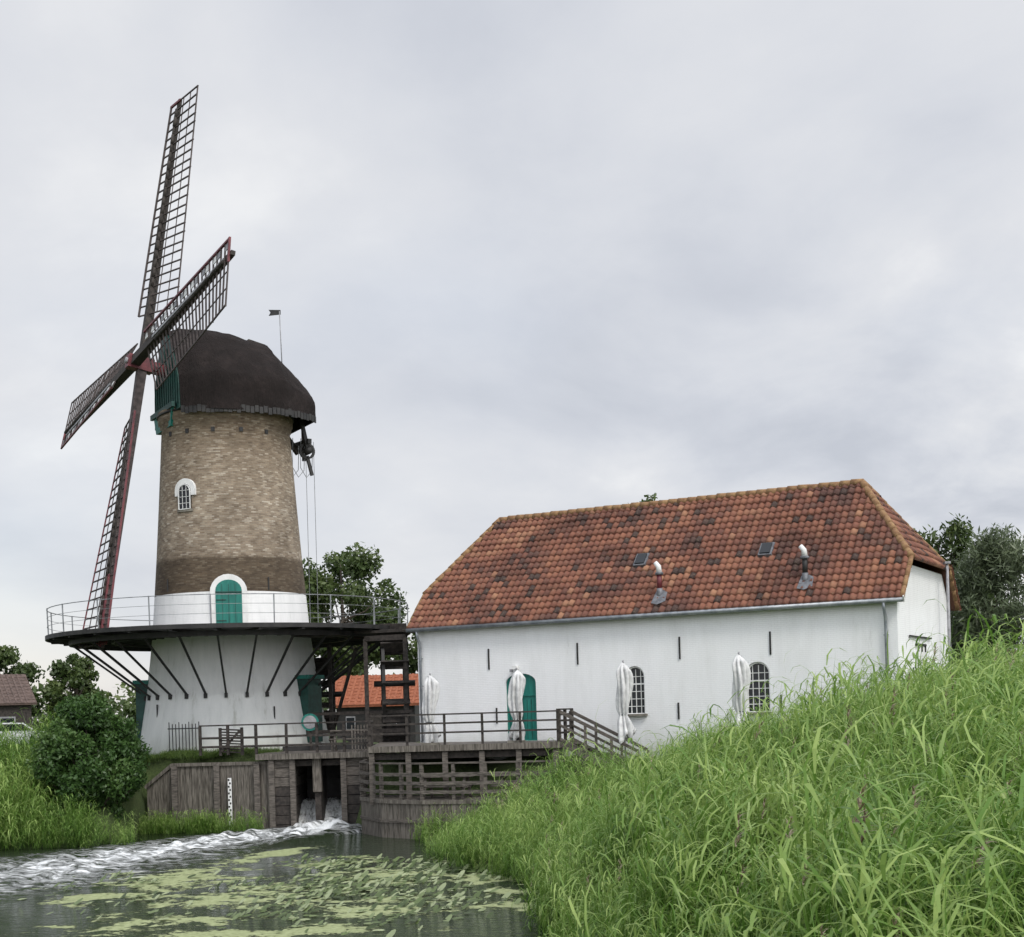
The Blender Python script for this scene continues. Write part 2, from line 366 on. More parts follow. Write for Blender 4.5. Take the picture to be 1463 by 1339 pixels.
# ---------------------------------------------------------------- HOUSE
H=empty('white_brick_house',(HO[0],HO[1],0),True,-TH)
L=17.88; D=8.0; ZE=7.1; ZR=11.28; tH=.31; hl=1.77; hr_=2.18
mb=MB()
yh=D/2*tH; zh=ZE+(ZR-ZE)*tH
poly=[(.25,.3),(.25,ZE+.1),(yh+.0,zh-.12),(D-yh,zh-.12),(D-.25,ZE+.1),(D-.25,.3)]
mb.prism(poly,None,.25,L-.25,M_wall,A=V((0,1,0)),B=V((0,0,1)),C=V((1,0,0)))
walls=mb.obj('walls',H)
def arch(w,zb,zt,n=10,rise=None):
    r=w/2 if rise is None else rise; pts=[(-w/2,zb),(w/2,zb)]
    for i in range(n+1):
        t=math.pi*i/n; pts.append((w/2*math.cos(t),zt-r+r*math.sin(t)))
    return pts
ops=[(4.49,1.2,2.95,5.31,.32),(8.84,.72,3.79,5.39,.34),(13.14,.8,3.75,5.36,.36)]
cut=MB()
for s_,w,zb,zt,rs in ops:
    cut.prism(arch(w,zb,zt,10,rs),None,.0,.42,M_wall,O=V((s_,0,0)),A=V((1,0,0)),B=V((0,0,1)),C=V((0,1,0)))
co=cut.obj('cut',H)
bpy.context.view_layer.update()
md=walls.modifiers.new('b','BOOLEAN'); md.object=co; md.operation='DIFFERENCE'; md.solver='EXACT'
dg=bpy.context.evaluated_depsgraph_get(); nm=bpy.data.meshes.new_from_object(walls.evaluated_get(dg))
walls.modifiers.clear(); walls.data=nm; bpy.data.objects.remove(co)
mb=MB()
def ring(mb,w,zb,zt,rs,y,m,th=.06,dep=.06,O=None):
    pts=arch(w,zb,zt,10,rs); 
    for i in range(len(pts)):
        p=pts[i];q=pts[(i+1)%len(pts)]
        mb.beam((O+p[0],y,p[1]),(O+q[0],y,q[1]),th,dep,m,up=(0,1,0))
for k,(s_,w,zb,zt,rs) in enumerate(ops):
    if k==0:
        mb.prism(arch(w-.02,zb,zt-.01,10,rs),None,.36,.40,M_green,O=V((s_,0,0)),C=V((0,1,0)))
        ring(mb,w-.06,zb,zt-.03,rs,.34,M_green,.08,.06,s_)
        mb.box((s_,.345,(zb+zt)/2-.1),(.03,.03,zt-zb-.3),M_dgreen); mb.box((s_,.34,4.55),(w-.1,.05,.07),M_green)
        for i in range(7): mb.box((s_-w/2+.17*(i+.6),.352,3.7),(.012,.012,1.4),M_dgreen)
    else:
        mb.prism(arch(w-.02,zb,zt-.01,10,rs),None,.39,.41,M_glass,O=V((s_,0,0)),C=V((0,1,0)))
        ring(mb,w-.05,zb,zt-.03,rs,.35,M_white,.045,.07,s_)
        nb=4
        for i in range(1,nb): mb.box((s_-w/2+w*i/nb,.372,(zb+zt-.1)/2),(.02,.03,zt-zb-.12),M_white)
        for i in range(1,6): mb.box((s_,.372,zb+(zt-zb-rs*.3)*i/6),(w-.08,.028,.022 if i!=4 else .045),M_white)
        mb.box((s_,.2,zb-.04),(w+.16,.2,.07),M_concrete)
for s_,z in [(3.24,5.86),(6.75,5.9),(10.5,5.92),(13.6,5.93),(3.5,3.85),(10.4,3.85),(13.9,4.0)]:
    mb.box((s_,.235,z),(.05,.05,.74 if z>5 else .55),M_black)
mb.box((4.35,.15,5.52),(.16,.18,.12),M_white); mb.box((4.2,.12,5.42),(.08,.1,.1),M_grey)
mb.obj('windows_and_door',H)
mb=MB()
mb.box((L-.22,3.1,5.0),(.06,1.1,1.4),M_white); mb.box((L-.2,3.1,5.75),(.08,1.25,.07),M_black)
for yy in (2.6,3.1,3.6): mb.box((L-.18,yy,5.65),(.05,.08,.25),M_black)
mb.beam((L-.2,1.6,6.0),(L-.2,4.6,6.0),.05,.05,M_black)
mb.obj('gable_hatch',H)
mb=MB()
P=lambda x,y,z:V((x,y,z))
FL=P(0,0,ZE);FR=P(L,0,ZE);BL=P(0,D,ZE);BR=P(L,D,ZE)
fL=P(0,yh,zh);fR=P(L,yh,zh);bL=P(0,D-yh,zh);bR=P(L,D-yh,zh);RL=P(hl,D/2,ZR);RR=P(L-hr_,D/2,ZR)
mb.add([FL,FR,fR,RR,RL,fL],[(0,1,2,3,4,5)],M_tile,.3)
mb.add([BL,BR,bR,RR,RL,bL],[(5,4,3,2,1,0)],M_tile,.3)
mb.add([fR,bR,RR],[(0,1,2)],M_tile,.3); mb.add([fL,bL,RL],[(2,1,0)],M_tile,.3)
dz=V((0,0,-.1)); mb.add([FL+dz,FR+dz,FR+V((0,.3,.2))+dz,FL+V((0,.3,.2))+dz],[(0,1,2,3)],M_woodd)
mb.beam(FL+V((.02,.06,-.05)),FR+V((-.02,.06,-.05)),.1,.14,M_woodd)
def inpoly(poly,x,y):
    c=False;n=len(poly)
    for i in range(n):
        x1,y1=poly[i];x2,y2=poly[(i+1)%n]
        if (y1>y)!=(y2>y) and x<(x2-x1)*(y-y1)/(y2-y1)+x1: c=not c
    return c
def tiles(O,A,U,poly,tw=.235,tl=.31):
    Nn=A.cross(U).normalized(); 
    if Nn.z<0: Nn=-Nn
    xs=[p[0] for p in poly]; ys=[p[1] for p in poly]
    na=int((max(xs)-min(xs))/tw)+1; nb_=int(max(ys)/tl)+1
    for j in range(nb_):
        rowj=random.uniform(-.06,.06); sag=random.uniform(-.012,.012)
        for i in range(na):
            a=min(xs)+i*tw; b_=j*tl
            if not inpoly(poly,a+tw/2,b_+tl/2): continue
            t=random.random()
            t=t*.5+.5*(.5+1.1*mnoise.noise(V((a*.45,b_*.6,3+O.y))))+rowj
            if random.random()<.09: t=random.choice([0,0,.05,1])
            ja=random.uniform(-.01,.01); jn=random.uniform(0,.02)
            wob=.03*mnoise.noise(V((a*.5,b_*.5,9)))+sag
            vs=[]; K=6
            for (bb,lift) in ((b_-.03,-.005),(b_-.03,.075+jn),(b_+tl+.03,.015)):
                for k in range(K+1):
                    x=k/K; h=.036*math.sin(x*2*math.pi-.6)+.02+wob
                    if lift<0: h=0
                    vs.append(O+A*(a+ja+x*tw*1.03)+U*bb+Nn*(h+lift))
            f=[]
            for r in range(2):
                for k in range(K): f.append((r*(K+1)+k,r*(K+1)+k+1,(r+1)*(K+1)+k+1,(r+1)*(K+1)+k))
            mb.add(vs,f,M_tile,max(0,min(1,t)),True)
SL=math.hypot(D/2,ZR-ZE); U=V((0,D/2,ZR-ZE)).normalized()
tiles(FL,V((1,0,0)),U,[(0,0),(L,0),(L,SL*tH),(L-hr_,SL),(hl,SL),(0,SL*tH)])
U2=V((0,-D/2,ZR-ZE)).normalized()
tiles(BL,V((1,0,0)),U2,[(0,0),(L,0),(L,SL*tH),(L-hr_,SL),(hl,SL),(0,SL*tH)],.3,.4)
def hip(a,b_,apex):
    A=(b_-a).normalized(); mid=(a+b_)/2; U=(apex-mid).normalized(); w=(b_-a).length; hgt=(apex-mid).length
    tiles(a,A,U,[(0,0),(w,0),(w/2,hgt)])
hip(fR,bR,RR); hip(fL,bL,RL)
mb.obj('roof_tiles',H)
mb=MB()
def ridge(p,q,r=.12):
    d=q-p; n=int(d.length/.36); 
    for i in range(n):
        a=p+d*(i/n); b_=p+d*((i+1.12)/n); o=V((0,0,.03+random.uniform(-.014,.014)))
        mb.tube([a+o,b_+o],r*1.06,M_ridge,9,r*.9)
ridge(RL,RR,.13); ridge(fR,RR);ridge(bR,RR);ridge(fL,RL);ridge(bL,RL)
ridge(FR+V((-.03,0,0)),fR,.08);ridge(FL+V((.03,0,0)),fL,.08);ridge(BR,bR,.08);ridge(BL,bL,.08)
mb.obj('ridge_tiles',H)
mb=MB()
mb.tube([(0,-.05,ZE-.06),(L,-.05,ZE-.06)],.075,M_zinc,10)
for s_ in (.42,17.3):
    mb.tube([(s_,-.05,ZE-.1),(s_,-.03,ZE-.3),(s_,.13,ZE-.55),(s_,.15,ZE-.8),(s_,.15,2.3)],.05,M_zinc,8)
    for z in (6,5,4,3): mb.box((s_,.17,z),(.14,.1,.03),M_zinc)
mb.beam((L+.02,-.02,ZE-.05),(L+.0,.3,ZE+.2),.04,.2,M_white)
mb.obj('gutter_and_downpipes',H)
mb=MB()
Nn=V((0,-(ZR-ZE),D/2)).normalized()
def rp(s,t,o=0): return V((s,D/2*t,ZE+(ZR-ZE)*t))+Nn*o
for s_ in (8.56,13.05):
    for (w,l,o,mm) in ((.46,.6,.1,M_lead),(.34,.48,.145,M_glass)):
        a=V((1,0,0))*w/2; u=U*l/2; bse=rp(s_,.46,0.0); top=rp(s_,.46,o+.04)
        vs=[bse-a-u,bse+a-u,bse+a+u,bse-a+u,top-a-u,top+a-u,top+a+u,top-a+u]
        mb.add(vs,[(0,3,2,1),(4,5,6,7),(0,1,5,4),(1,2,6,5),(2,3,7,6),(3,0,4,7)],mm)
for s_,t in ((9.75,.12),(14.68,.16)):
    p=rp(s_,t); 
    vs=[rp(s_+a,t+b_,.125) for a,b_ in ((-.2,-.055),(.05,-.07),(.3,-.045),(.26,.03),(.1,.05),(-.15,.045))]
    mb.add(vs,[tuple(range(6))],M_lead)
    mb.tube([p,p+V((0,0,.35))],.1,M_lead,10); 
    mb.tube([p+V((0,0,.3)),p+V((0,0,.85))],.085,M_maroon if s_<12 else M_black,10)
    mb.tube([p+V((0,0,.8)),p+V((0,0,.88))],.14,M_lead,10)
    mb.tube([p+V((0,0,.88)),p+V((-.02,0,1.08)),p+V((-.13,0,1.22))],.1,M_white,10,.075)
    mb.tube([p+V((.06,0,1.0)),p+V((-.1,0,1.0))],.03,M_lead,6)
mb.obj('roof_vents_and_skylights',H)

# ---------------------------------------------------------------- MILL
MX,MY=-11.3,57.0
MILL=empty('tower_windmill',(MX,MY,2.6))
prof=[(1.5,3.98),(2.6,3.86),(3.6,3.70),(5,3.46),(6.3,3.28),(7.6,3.13),(9,3.02),(10.5,2.9),(12.5,2.76),(14.5,2.63),(15.6,2.56),(15.65,2.62),(15.8,2.62),(15.85,2.68),(16.1,2.7),(16.3,2.7)]
def rad_at(z): return float(np.interp(z,[p[0] for p in prof],[p[1] for p in prof]))
nseg=96; vs=[];uv=[]
for z,r in prof:
    for i in range(nseg+1):
        t=2*math.pi*i/nseg+math.pi/2; vs.append((MX+r*math.cos(t),MY+r*math.sin(t),z)); uv.append((i/nseg*18.4,z))
fs=[(k*(nseg+1)+i,k*(nseg+1)+i+1,(k+1)*(nseg+1)+i+1,(k+1)*(nseg+1)+i) for k in range(len(prof)-1) for i in range(nseg)]
me=bpy.data.meshes.new('tower'); me.from_pydata(vs,[],fs); me.materials.append(M_tower)
ul=me.uv_layers.new(name='UVMap'); li=np.zeros(len(me.loops),dtype=np.int32); me.loops.foreach_get('vertex_index',li)
ul.data.foreach_set('uv',np.array(uv,dtype=np.float32)[li].ravel()); me.polygons.foreach_set('use_smooth',[True]*len(fs)); me.update()
o=bpy.data.objects.new('brick_tower',me); S.collection.objects.link(o); par(o,MILL)
def frame_at(phi,z,off=0):
    r=rad_at(z)+off; n=V((math.sin(phi),-math.cos(phi),0)); a=V((math.cos(phi),math.sin(phi),0))
    return V((MX,MY,0))+n*r, a, n
mb=MB()
O,a,n=frame_at(rad(9.6),8.4)
mb.prism(arch(1.42,7.45,9.6,12,.7),None,-.3,.05,M_white,O=O,A=a,C=n)
mb.prism(arch(1.0,7.47,9.38,12,.42),None,-.2,.08,M_green,O=O,A=a,C=n)
for dx in (-.25,0,.25): mb.beam(O+a*dx+n*.085+V((0,0,7.5)),O+a*dx+n*.085+V((0,0,9.2)),.015,.02,M_dgreen,up=n)
mb.beam(O-a*.5+n*.09+V((0,0,8.9)),O+a*.5+n*.09+V((0,0,8.9)),.04,.06,M_dgreen,up=n)
for zz_ in (7.8,8.6): mb.beam(O-a*.48+n*.09+V((0,0,zz_)),O-a*.1+n*.09+V((0,0,zz_)),.02,.04,M_black,up=n)
O,a,n=frame_at(rad(-25),12.6)
mb.prism(arch(.96,12.75,13.42,12,.45),None,-.3,.04,M_white,O=O,A=a,C=n)
mb.prism(arch(.56,12.2,13.2,12,.28),None,-.3,.06,M_glass,O=O,A=a,C=n)
mb.beam(O-a*.36+n*.05+V((0,0,12.17)),O+a*.36+n*.05+V((0,0,12.17)),.1,.06,M_concrete,up=n)
pts=arch(.54,12.22,13.17,10,.27)
for i in range(len(pts)):
    p=pts[i];q=pts[(i+1)%len(pts)]
    mb.beam(O+a*p[0]+n*.08+V((0,0,p[1])),O+a*q[0]+n*.08+V((0,0,q[1])),.03,.04,M_white,up=n)
for dx in (-.09,.09): mb.beam(O+a*dx+n*.075+V((0,0,12.2)),O+a*dx+n*.075+V((0,0,13.15)),.016,.02,M_white,up=n)
for zz_ in (12.45,12.7,12.95): mb.beam(O-a*.27+n*.075+V((0,0,zz_)),O+a*.27+n*.075+V((0,0,zz_)),.016,.02,M_white,up=n)
for ph in (-24,0,24,-45,48):
    O,a,n=frame_at(rad(ph),15.1,-.02); mb.box(O+V((0,0,15.3)),(.14,.1,.17),M_black,rad(ph))
for ph,z in ((-42,9.3),(40,9.25),(-44,4.4),(36,4.2)):
    O,a,n=frame_at(rad(ph),z,.02); mb.beam(O+V((0,0,z-.25)),O+V((0,0,z+.25)),.05,.05,M_black)
for ph,z0 in ((-78,4.2),(66,4.9)):
    O,a,n=frame_at(rad(ph),4.5,.0)
    mb.prism([(-.5,3.0),(.5,3.0),(.5,5.5),(-.5,5.5)],None,-.5,.3,M_dgreen,O=O,A=a,C=n)
    mb.prism([(-.6,5.5),(.6,5.5),(.6,5.65),(-.6,5.65)],None,-.5,.4,M_green,O=O,A=a,C=n)
mb.obj('doors_and_windows',MILL)
mb=MB(); R0,R1=3.05,7.2; zd=7.42; n_=72
def disc(z,r0,r1,m,flip=False):
    vs=[];
    for i in range(n_):
        t=2*math.pi*i/n_
        vs+= [(MX+r0*math.cos(t),MY+r0*math.sin(t),z),(MX+r1*math.cos(t),MY+r1*math.sin(t),z)]
    fs=[(2*i,2*i+1,(2*i+3)%(2*n_),(2*i+2)%(2*n_)) for i in range(n_)]
    if flip: fs=[f[::-1] for f in fs]
    mb.add(vs,fs,m)
disc(zd,R0,R1,M_woodd); disc(zd-.07,R0,R1,M_black,True)
def ringb(r,z,w,h,m,k=72):
    for i in range(k):
        t=2*math.pi*i/k;t2=2*math.pi*(i+1)/k
        mb.beam((MX+r*math.cos(t),MY+r*math.sin(t),z),(MX+r*math.cos(t2),MY+r*math.sin(t2),z),w,h,m)
ringb(R1,zd-.06,.08,.16,M_black); ringb(6.3,zd-.27,.14,.18,M_black,36); ringb(4.7,zd-.22,.12,.12,M_black,36)
NS=28
for i in range(NS):
    t=2*math.pi*(i+.5)/NS; c,s=math.cos(t),math.sin(t)
    mb.beam((MX+R0*c,MY+R0*s,zd-.14),(MX+7.15*c,MY+7.15*s,zd-.14),.12,.13,M_black)
    r=rad_at(4.95)
    mb.beam((MX+(r-.02)*c,MY+(r-.02)*s,4.95),(MX+6.3*c,MY+6.3*s,zd-.3),.07,.07,M_black)
    mb.box((MX+(r+.04)*c,MY+(r+.04)*s,4.92),(.12,.12,.18),M_black,t)
mb.obj('stage_gallery',MILL)
mb=MB()
NR=20
for i in range(NR):
    t=2*math.pi*(i+.3)/NR; c,s=math.cos(t),math.sin(t)
    mb.beam((MX+7.13*c,MY+7.13*s,zd-.1),(MX+7.16*c,MY+7.16*s,zd+1.08),.04,.04,M_wire)
for z,w in ((1.06,.028),(.72,.014),(.38,.014)):
    for i in range(60):
        t=2*math.pi*i/60;t2=2*math.pi*(i+1)/60
        mb.beam((MX+7.15*math.cos(t),MY+7.15*math.sin(t),zd+z),(MX+7.15*math.cos(t2),MY+7.15*math.sin(t2),zd+z),w,w,M_wire)
mb.obj('stage_railing',MILL)
# cap
az=rad(30); nh=V((-math.cos(az),-math.sin(az),0)); h_=V((math.sin(az),-math.cos(az),0)); tl=rad(10.8)
nn=(nh*math.cos(tl)+V((0,0,math.sin(tl)))).normalized(); kk=(-nh*math.sin(tl)+V((0,0,math.cos(tl)))).normalized()
m,nt,b=newmat('cap_tarred_thatch'); v=coords(nt,(1,1,1)); n1=noise(nt,v,1.1,7,.72); n2=noise(nt,coords(nt,(6,6,.4)),2.6,6,.74)
c=ramp(nt,n1,[(.3,(.009,.0075,.007)),(.52,(.022,.017,.016)),(.72,(.05,.038,.035))]); c2=mixc(nt,mth(nt,'MULTIPLY',n2,.55),c.outputs[0],(.036,.028,.026))
nt.links.new(c2,b.inputs['Base Color']); b.inputs['Roughness'].default_value=.95; b.inputs['Specular IOR Level'].default_value=.2; bump(nt,b,mth(nt,'ADD',mth(nt,'MULTIPLY',n2,1.5),n1),1.0,.1); M_cap=m
zb0=16.02
st=[(2.4,1.75,zb0+.1,19.45),(1.9,2.2,zb0+.05,19.66),(1.0,2.65,zb0,19.74),(0,2.86,zb0,19.64),(-.9,2.9,zb0,19.48),(-1.6,2.84,zb0,19.34),(-1.7,2.8,zb0,19.17),(-2.35,2.5,zb0-.02,18.6),(-2.95,2.15,zb0-.05,18.02),(-3.1,2.0,zb0-.05,17.85)]
hp=[(1.02,0),(1.0,.14),(.985,.3),(.95,.4),(.82,.54),(.64,.71),(.44,.86),(.25,.955),(.1,.99),(0,1)]
mb=MB(); CC=V((MX,MY,0)); vs=[]
st2=[]
for i in range(len(st)-1):
    for q in range(4): st2.append(tuple(a_+(b_-a_)*q/4 for a_,b_ in zip(st[i],st[i+1])))
st2.append(st[-1]); hp2=[]
for i in range(len(hp)-1):
    for q in range(3): hp2.append((hp[i][0]+(hp[i+1][0]-hp[i][0])*q/3,hp[i][1]+(hp[i+1][1]-hp[i][1])*q/3))
hp2.append(hp[-1])
for s_,w,zb,zr in st2:
    hh_=zr-zb
    for sg,seq in ((1,hp2),(-1,hp2[-2::-1])):
        for f_,q in seq:
            p=CC+nh*s_+h_*(sg*w*f_)+V((0,0,zb+hh_*q)); p+=(h_*sg*f_+V((0,0,q)))*(.07*mnoise.noise(p*1.1)+.03*mnoise.noise(p*4)); vs.append(p)
K=len(hp2)*2-1; fs=[]
for r in range(len(st2)-1):
    for i in range(K-1): fs.append((r*K+i,r*K+i+1,(r+1)*K+i+1,(r+1)*K+i))
mb.add(vs,fs,M_cap,smooth=True)
mb.add(vs[-K:],[tuple(range(K))],M_cap)
mb.tube([(MX,MY,16.12),(MX,MY,16.2)],2.75,M_black,40)
for sg in (1,-1):
    for r in range(len(st)-1):
        a_=CC+nh*st[r][0]+h_*(sg*(st[r][1]*1.02)); b_=CC+nh*st[r+1][0]+h_*(sg*(st[r+1][1]*1.02)); n=max(1,int((b_-a_).length/.16))
        for k in range(n):
            c=a_.lerp(b_,(k+.5)/n); d=(b_-a_); 
            mb.box(c+V((0,0,16.05+random.uniform(-.05,.03))),(.15,.035,.26),M_black,math.atan2(d.y,d.x))
pr=CC-nh*1.6; mb.beam(pr-nh*.12+V((0,0,19.34)),pr+nh*.6+V((0,0,19.5)),.35,.09,M_woodd)
mb.obj('cap',MILL)
mb=MB()
fp=[(f_*1.68,16.15+3.25*q) for f_,q in hp]+[(-f_*1.68,16.15+3.25*q) for f_,q in hp[-2::-1]]
mb.prism(fp,None,2.33,2.43,M_dgreen,O=CC,A=h_,B=V((0,0,1)),C=nh)
mb.prism([(-1.45,16.35),(1.15,16.35),(.85,15.6),(-1.15,15.6)],None,2.35,2.55,M_green,O=CC,A=h_,B=V((0,0,1)),C=nh)
for i in range(-5,6):
    w_=abs(i*.3); mb.beam(CC+nh*2.45+h_*(i*.3)+V((0,0,16.4)),CC+nh*2.45+h_*(i*.3)+V((0,0,19.0-w_*.8)),.02,.05,M_dgreen)
mb.beam(CC+nh*2.57+h_*-1.65+V((0,0,16.35)),CC+nh*2.57+h_*1.4+V((0,0,16.35)),.12,.2,M_dgreen)
rp_=CC-nh*3.1
mb.beam(rp_+V((0,0,16.3))+nh*1,rp_+V((0,0,15.0)),.2,.2,M_woodd); mb.beam(rp_+h_*.6+V((0,0,16.3)),rp_+h_*.6+V((0,0,14.6)),.14,.14,M_woodd)
mb.beam(rp_+h_*1.1+V((0,0,16.3))+nh*.3,rp_+h_*1.1+V((0,0,14.9)),.14,.14,M_black)
mb.beam(rp_-h_*.5+V((0,0,15.4)),rp_+h_*1.3+V((0,0,15.3)),.16,.2,M_black)
cw=rp_+h_*.95+V((0,0,14.95))
for i in range(14):
    t=2*math.pi*i/14;t2=2*math.pi*(i+1)/14
    mb.beam(cw+nh*(.3*math.cos(t))+V((0,0,.3*math.sin(t))),cw+nh*(.3*math.cos(t2))+V((0,0,.3*math.sin(t2))),.12,.09,M_black)
mb.tube([cw-h_*.25,cw+h_*.25],.16,M_black,10)
mb.beam(cw-V((0,0,.2)),cw-V((0,0,1.0))-nh*.2,.12,.12,M_black)
for k,(q,zb_) in enumerate(((.05,7.5),(-.3,7.5))):
    mb.tube([cw+nh*q+V((0,0,.4)),cw+nh*(q+.02)+V((0,0,zb_-14.95))],.012,M_wire,5)
for dx_ in (.35,-.25,.1):
    mb.tube([cw+nh*(.5+dx_)+V((0,0,.5)),cw+nh*(.55+dx_)+V((0,0,-.7)),cw+nh*(.3+dx_)+V((0,0,-1.1)),cw+nh*(.05+dx_)+V((0,0,-.8)),cw+nh*dx_+V((0,0,.2))],.016,M_wire,5)
vp=CC-nh*2.5; mb.tube([vp+V((0,0,18.3)),vp+V((-.05,0,20.9))],.022,M_grey,6)
mb.prism([(-.5,20.72),(0,20.76),(0,20.95),(-.5,20.97),(-.42,20.85)],None,-.012,.012,M_black,O=vp,A=V((1,0,0)),B=V((0,0,1)),C=V((0,1,0)))
mb.obj('cap_front_and_tail_gear',MILL)
# sails
hub=V((MX,MY,18.1))+nh*3.35
ph=math.asin(.085); Bd=(h_*math.cos(ph)+kk*math.sin(ph)).normalized(); Ad=(kk*math.cos(ph)-h_*math.sin(ph)).normalized()
mb=MB()
mb.tube([hub-nn*1.6,hub+nn*.5],.26,M_maroon,12); mb.beam(hub-nn*.4,hub+nn*.6,.52,.52,M_maroon); mb.tube([hub+nn*.55,hub+nn*.68],.12,M_grey,10)
mb.tube([hub-nn*3.0,hub-nn*1.4],.26,M_woodd,12)
def sail(d,e,off,white,mm_,b0=20,b1=4,lead=None):
    C0=hub+nn*off; Ls=11.5; lead=lead or M_sailbar
    mb.beam(C0,C0+d*Ls,.36,.36,mm_,up=nn,w2=.15,h2=.15)
    def pt(r,o_):
        be=rad(b0+(b1-b0)*(r-2)/9.4); ee=e*math.cos(be)-nn*math.sin(be)
        return C0+d*r+ee*o_+nn*.1
    rs=np.linspace(2.1,11.35,25)
    for i,r in enumerate(rs):
        j=random.uniform(-.03,.03)
        mb.beam(pt(r,-.5),pt(r+j,1.75+random.uniform(-.03,.06)),.045,.05,M_sailbar,up=nn)
    for o_,w_,mm in ((.6,.032,M_sailbar),(1.17,.032,M_sailbar),(1.75,.05,lead if lead is not M_sailbar and not white else M_sailbar),(-.5,.075,lead)):
        for i in range(len(rs)-1): mb.beam(pt(rs[i],o_),pt(rs[i+1],o_),w_,w_,mm,up=nn)
    if white:
        for i in range(0,len(rs)-1):
            if i%3==1: continue
            mb.beam((pt(rs[i]+.04,-.3)),pt(rs[i+1]-.05,-.3),.24,.025,M_grey if i%2 else M_white,up=nn)
    mb.beam(C0+d*3+nn*.17,C0+d*10.8+nn*.1,.1,.03,M_grey if white else M_woodd,up=nn)
    mb.beam(pt(11.35,-.55),pt(11.35,.3),.1,.07,M_maroon,up=nn)
    for i in range(3,len(rs)-2): mb.tube([pt(rs[i],.16)+nn*.05,pt(rs[i+1],.16+random.uniform(-.02,.02))+nn*.05],.06+random.uniform(-.01,.02),M_woodd,6)
sail(Ad,Bd,.0,False,M_woodd,24,10); sail(Bd,-Ad,.32,True,M_woodd,lead=M_maroon); sail(-Ad,-Bd,.0,False,M_sailbar,6,-12,lead=M_maroon); sail(-Bd,Ad,.32,True,M_woodd,lead=M_maroon)
mb.beam(hub-Ad*8.6+nn*.12,hub-Ad*11.5+nn*.1,.17,.08,M_maroon,up=nn)
mb.obj('sails',MILL)

# ---------------------------------------------------------------- sluice, decks, fences
def fence(mb,pts,z,h,rails,sp,post=.09,mp=M_wood,mr=M_wood,rw=.05,rh=.09,top=True,below=0):
    for i in range(len(pts)-1):
        p=V((*pts[i],z));q=V((*pts[i+1],z)); L_=(q-p).length; n=max(1,round(L_/sp))
        for k in range(n+1):
            c=p.lerp(q,k/n); mb.box(c+V((0,0,(h-below)/2)),(post,post,h+below),mp,math.atan2(q.y-p.y,q.x-p.x))
        dn=V((-(q-p).y,(q-p).x,0)).normalized()
        for r in rails: mb.beam(p-dn*.06+V((0,0,r)),q-dn*.06+V((0,0,r+random.uniform(-.01,.01))),rw,rh,mr)
        if top: mb.beam(p+V((0,0,h+.02)),q+V((0,0,h+.02)),.12,.05,mr)
DK=empty('timber_terrace',(-2,47,0))
def slab(mb,poly,z0,z1,m):
    n=len(poly); vs=[(x,y,z0) for x,y in poly]+[(x,y,z1) for x,y in poly]
    mb.add(vs,[tuple(range(n))[::-1],tuple(range(n,2*n))]+[(i,(i+1)%n,(i+1)%n+n,i+n) for i in range(n)],m)
mb=MB()
def hw(s,b_=0.2): return tuple(HO+HA*s+HB*b_)
up=[(-4.75,46.4),(1.5,46.0),hw(6.35),hw(.2),(-4.2,54),(-5.1,54)]
slab(mb,up,2.75,2.95,M_wood)
mb.beam((-4.8,46.33,2.86),(1.55,45.93,2.86),.06,.2,M_plank)
mb.beam((-4.8,46.6,2.62),(1.55,46.2,2.62),.15,.22,M_woodd)
for x in np.linspace(-4.7,1.4,6): mb.box((x,46.45-.06*(x+4.7),1.9),(.18,.18,1.7),M_wood)
for x in np.linspace(-4.4,1.3,18): mb.beam((x,46.5-.06*(x+4.7),2.68),(x,48.2,2.68),.07,.14,M_woodd)
mb.obj('upper_deck',DK)
mb=MB()
lowp=[(-5.15,50.5),(-5.15,47.7),(-4.3,45.9),(-2.9,44.8),(3.2,43.2),(4.5,45.6),(-3,50)]
slab(mb,lowp,1.0,1.2,M_wood)
lp=[(-5.2,50.5),(-5.2,47.7),(-4.35,45.85),(-2.95,44.72),(3.2,43.1)]
for i in range(len(lp)-1):
    p=V((*lp[i],0));q=V((*lp[i+1],0)); n=int((q-p).length/.24)
    for k in range(n):
        c=p.lerp(q,(k+.5)/n); mb.box(c+V((0,0,.45+random.uniform(-.02,.02))),((q-p).length/n*.94,.06+random.uniform(0,.03),1.5),M_plank,math.atan2(q.y-p.y,q.x-p.x))
    mb.beam(p+V((0,0,1.18)),q+V((0,0,1.18)),.16,.12,M_plank); mb.beam(p+V((0,0,.55)),q+V((0,0,.55)),.16,.1,M_wood)
mb.obj('lower_deck_and_retaining_wall',DK)
mb=MB()
fence(mb,lp,1.2,1.2,[.3,.58,.86],1.0,.1,M_wood,M_wood,.045,.11)
fence(mb,[(-4.75,46.4),(1.5,46.0)],2.95,1.0,[.42,.72],1.25,.08,M_woodd,M_woodd,.04,.06)
fence(mb,[(1.5,46.0),(2.0,47.0)],2.95,1.05,[.3,.5,.7,.9],.7,.09,M_woodd,M_woodd,.04,.07)
mb.obj('railings',DK)
mb=MB(); a0=V((1.55,46.05,2.95)); a1=V((4.0,44.9,1.6)); 
for dn in (0,1.0):
    o_=V((.4,.9,0))*dn
    mb.beam(a0+o_,a1+o_,.08,.26,M_wood); mb.beam(a0+o_+V((0,0,1.0)),a1+o_+V((0,0,1.0)),.08,.1,M_wood)
    mb.beam(a0+o_+V((0,0,.55)),a1+o_+V((0,0,.55)),.05,.08,M_wood)
    for k in range(4): p=(a0+o_).lerp(a1+o_,k/3); mb.beam(p-V((0,0,.2)),p+V((0,0,1.0)),.09,.09,M_wood)
for k in range(8):
    p=a0.lerp(a1,(k+.5)/8)+V((.2,.45,0)); mb.box(p,(.34,1.05,.05),M_wood,-.44)
mb.obj('stairs',DK)
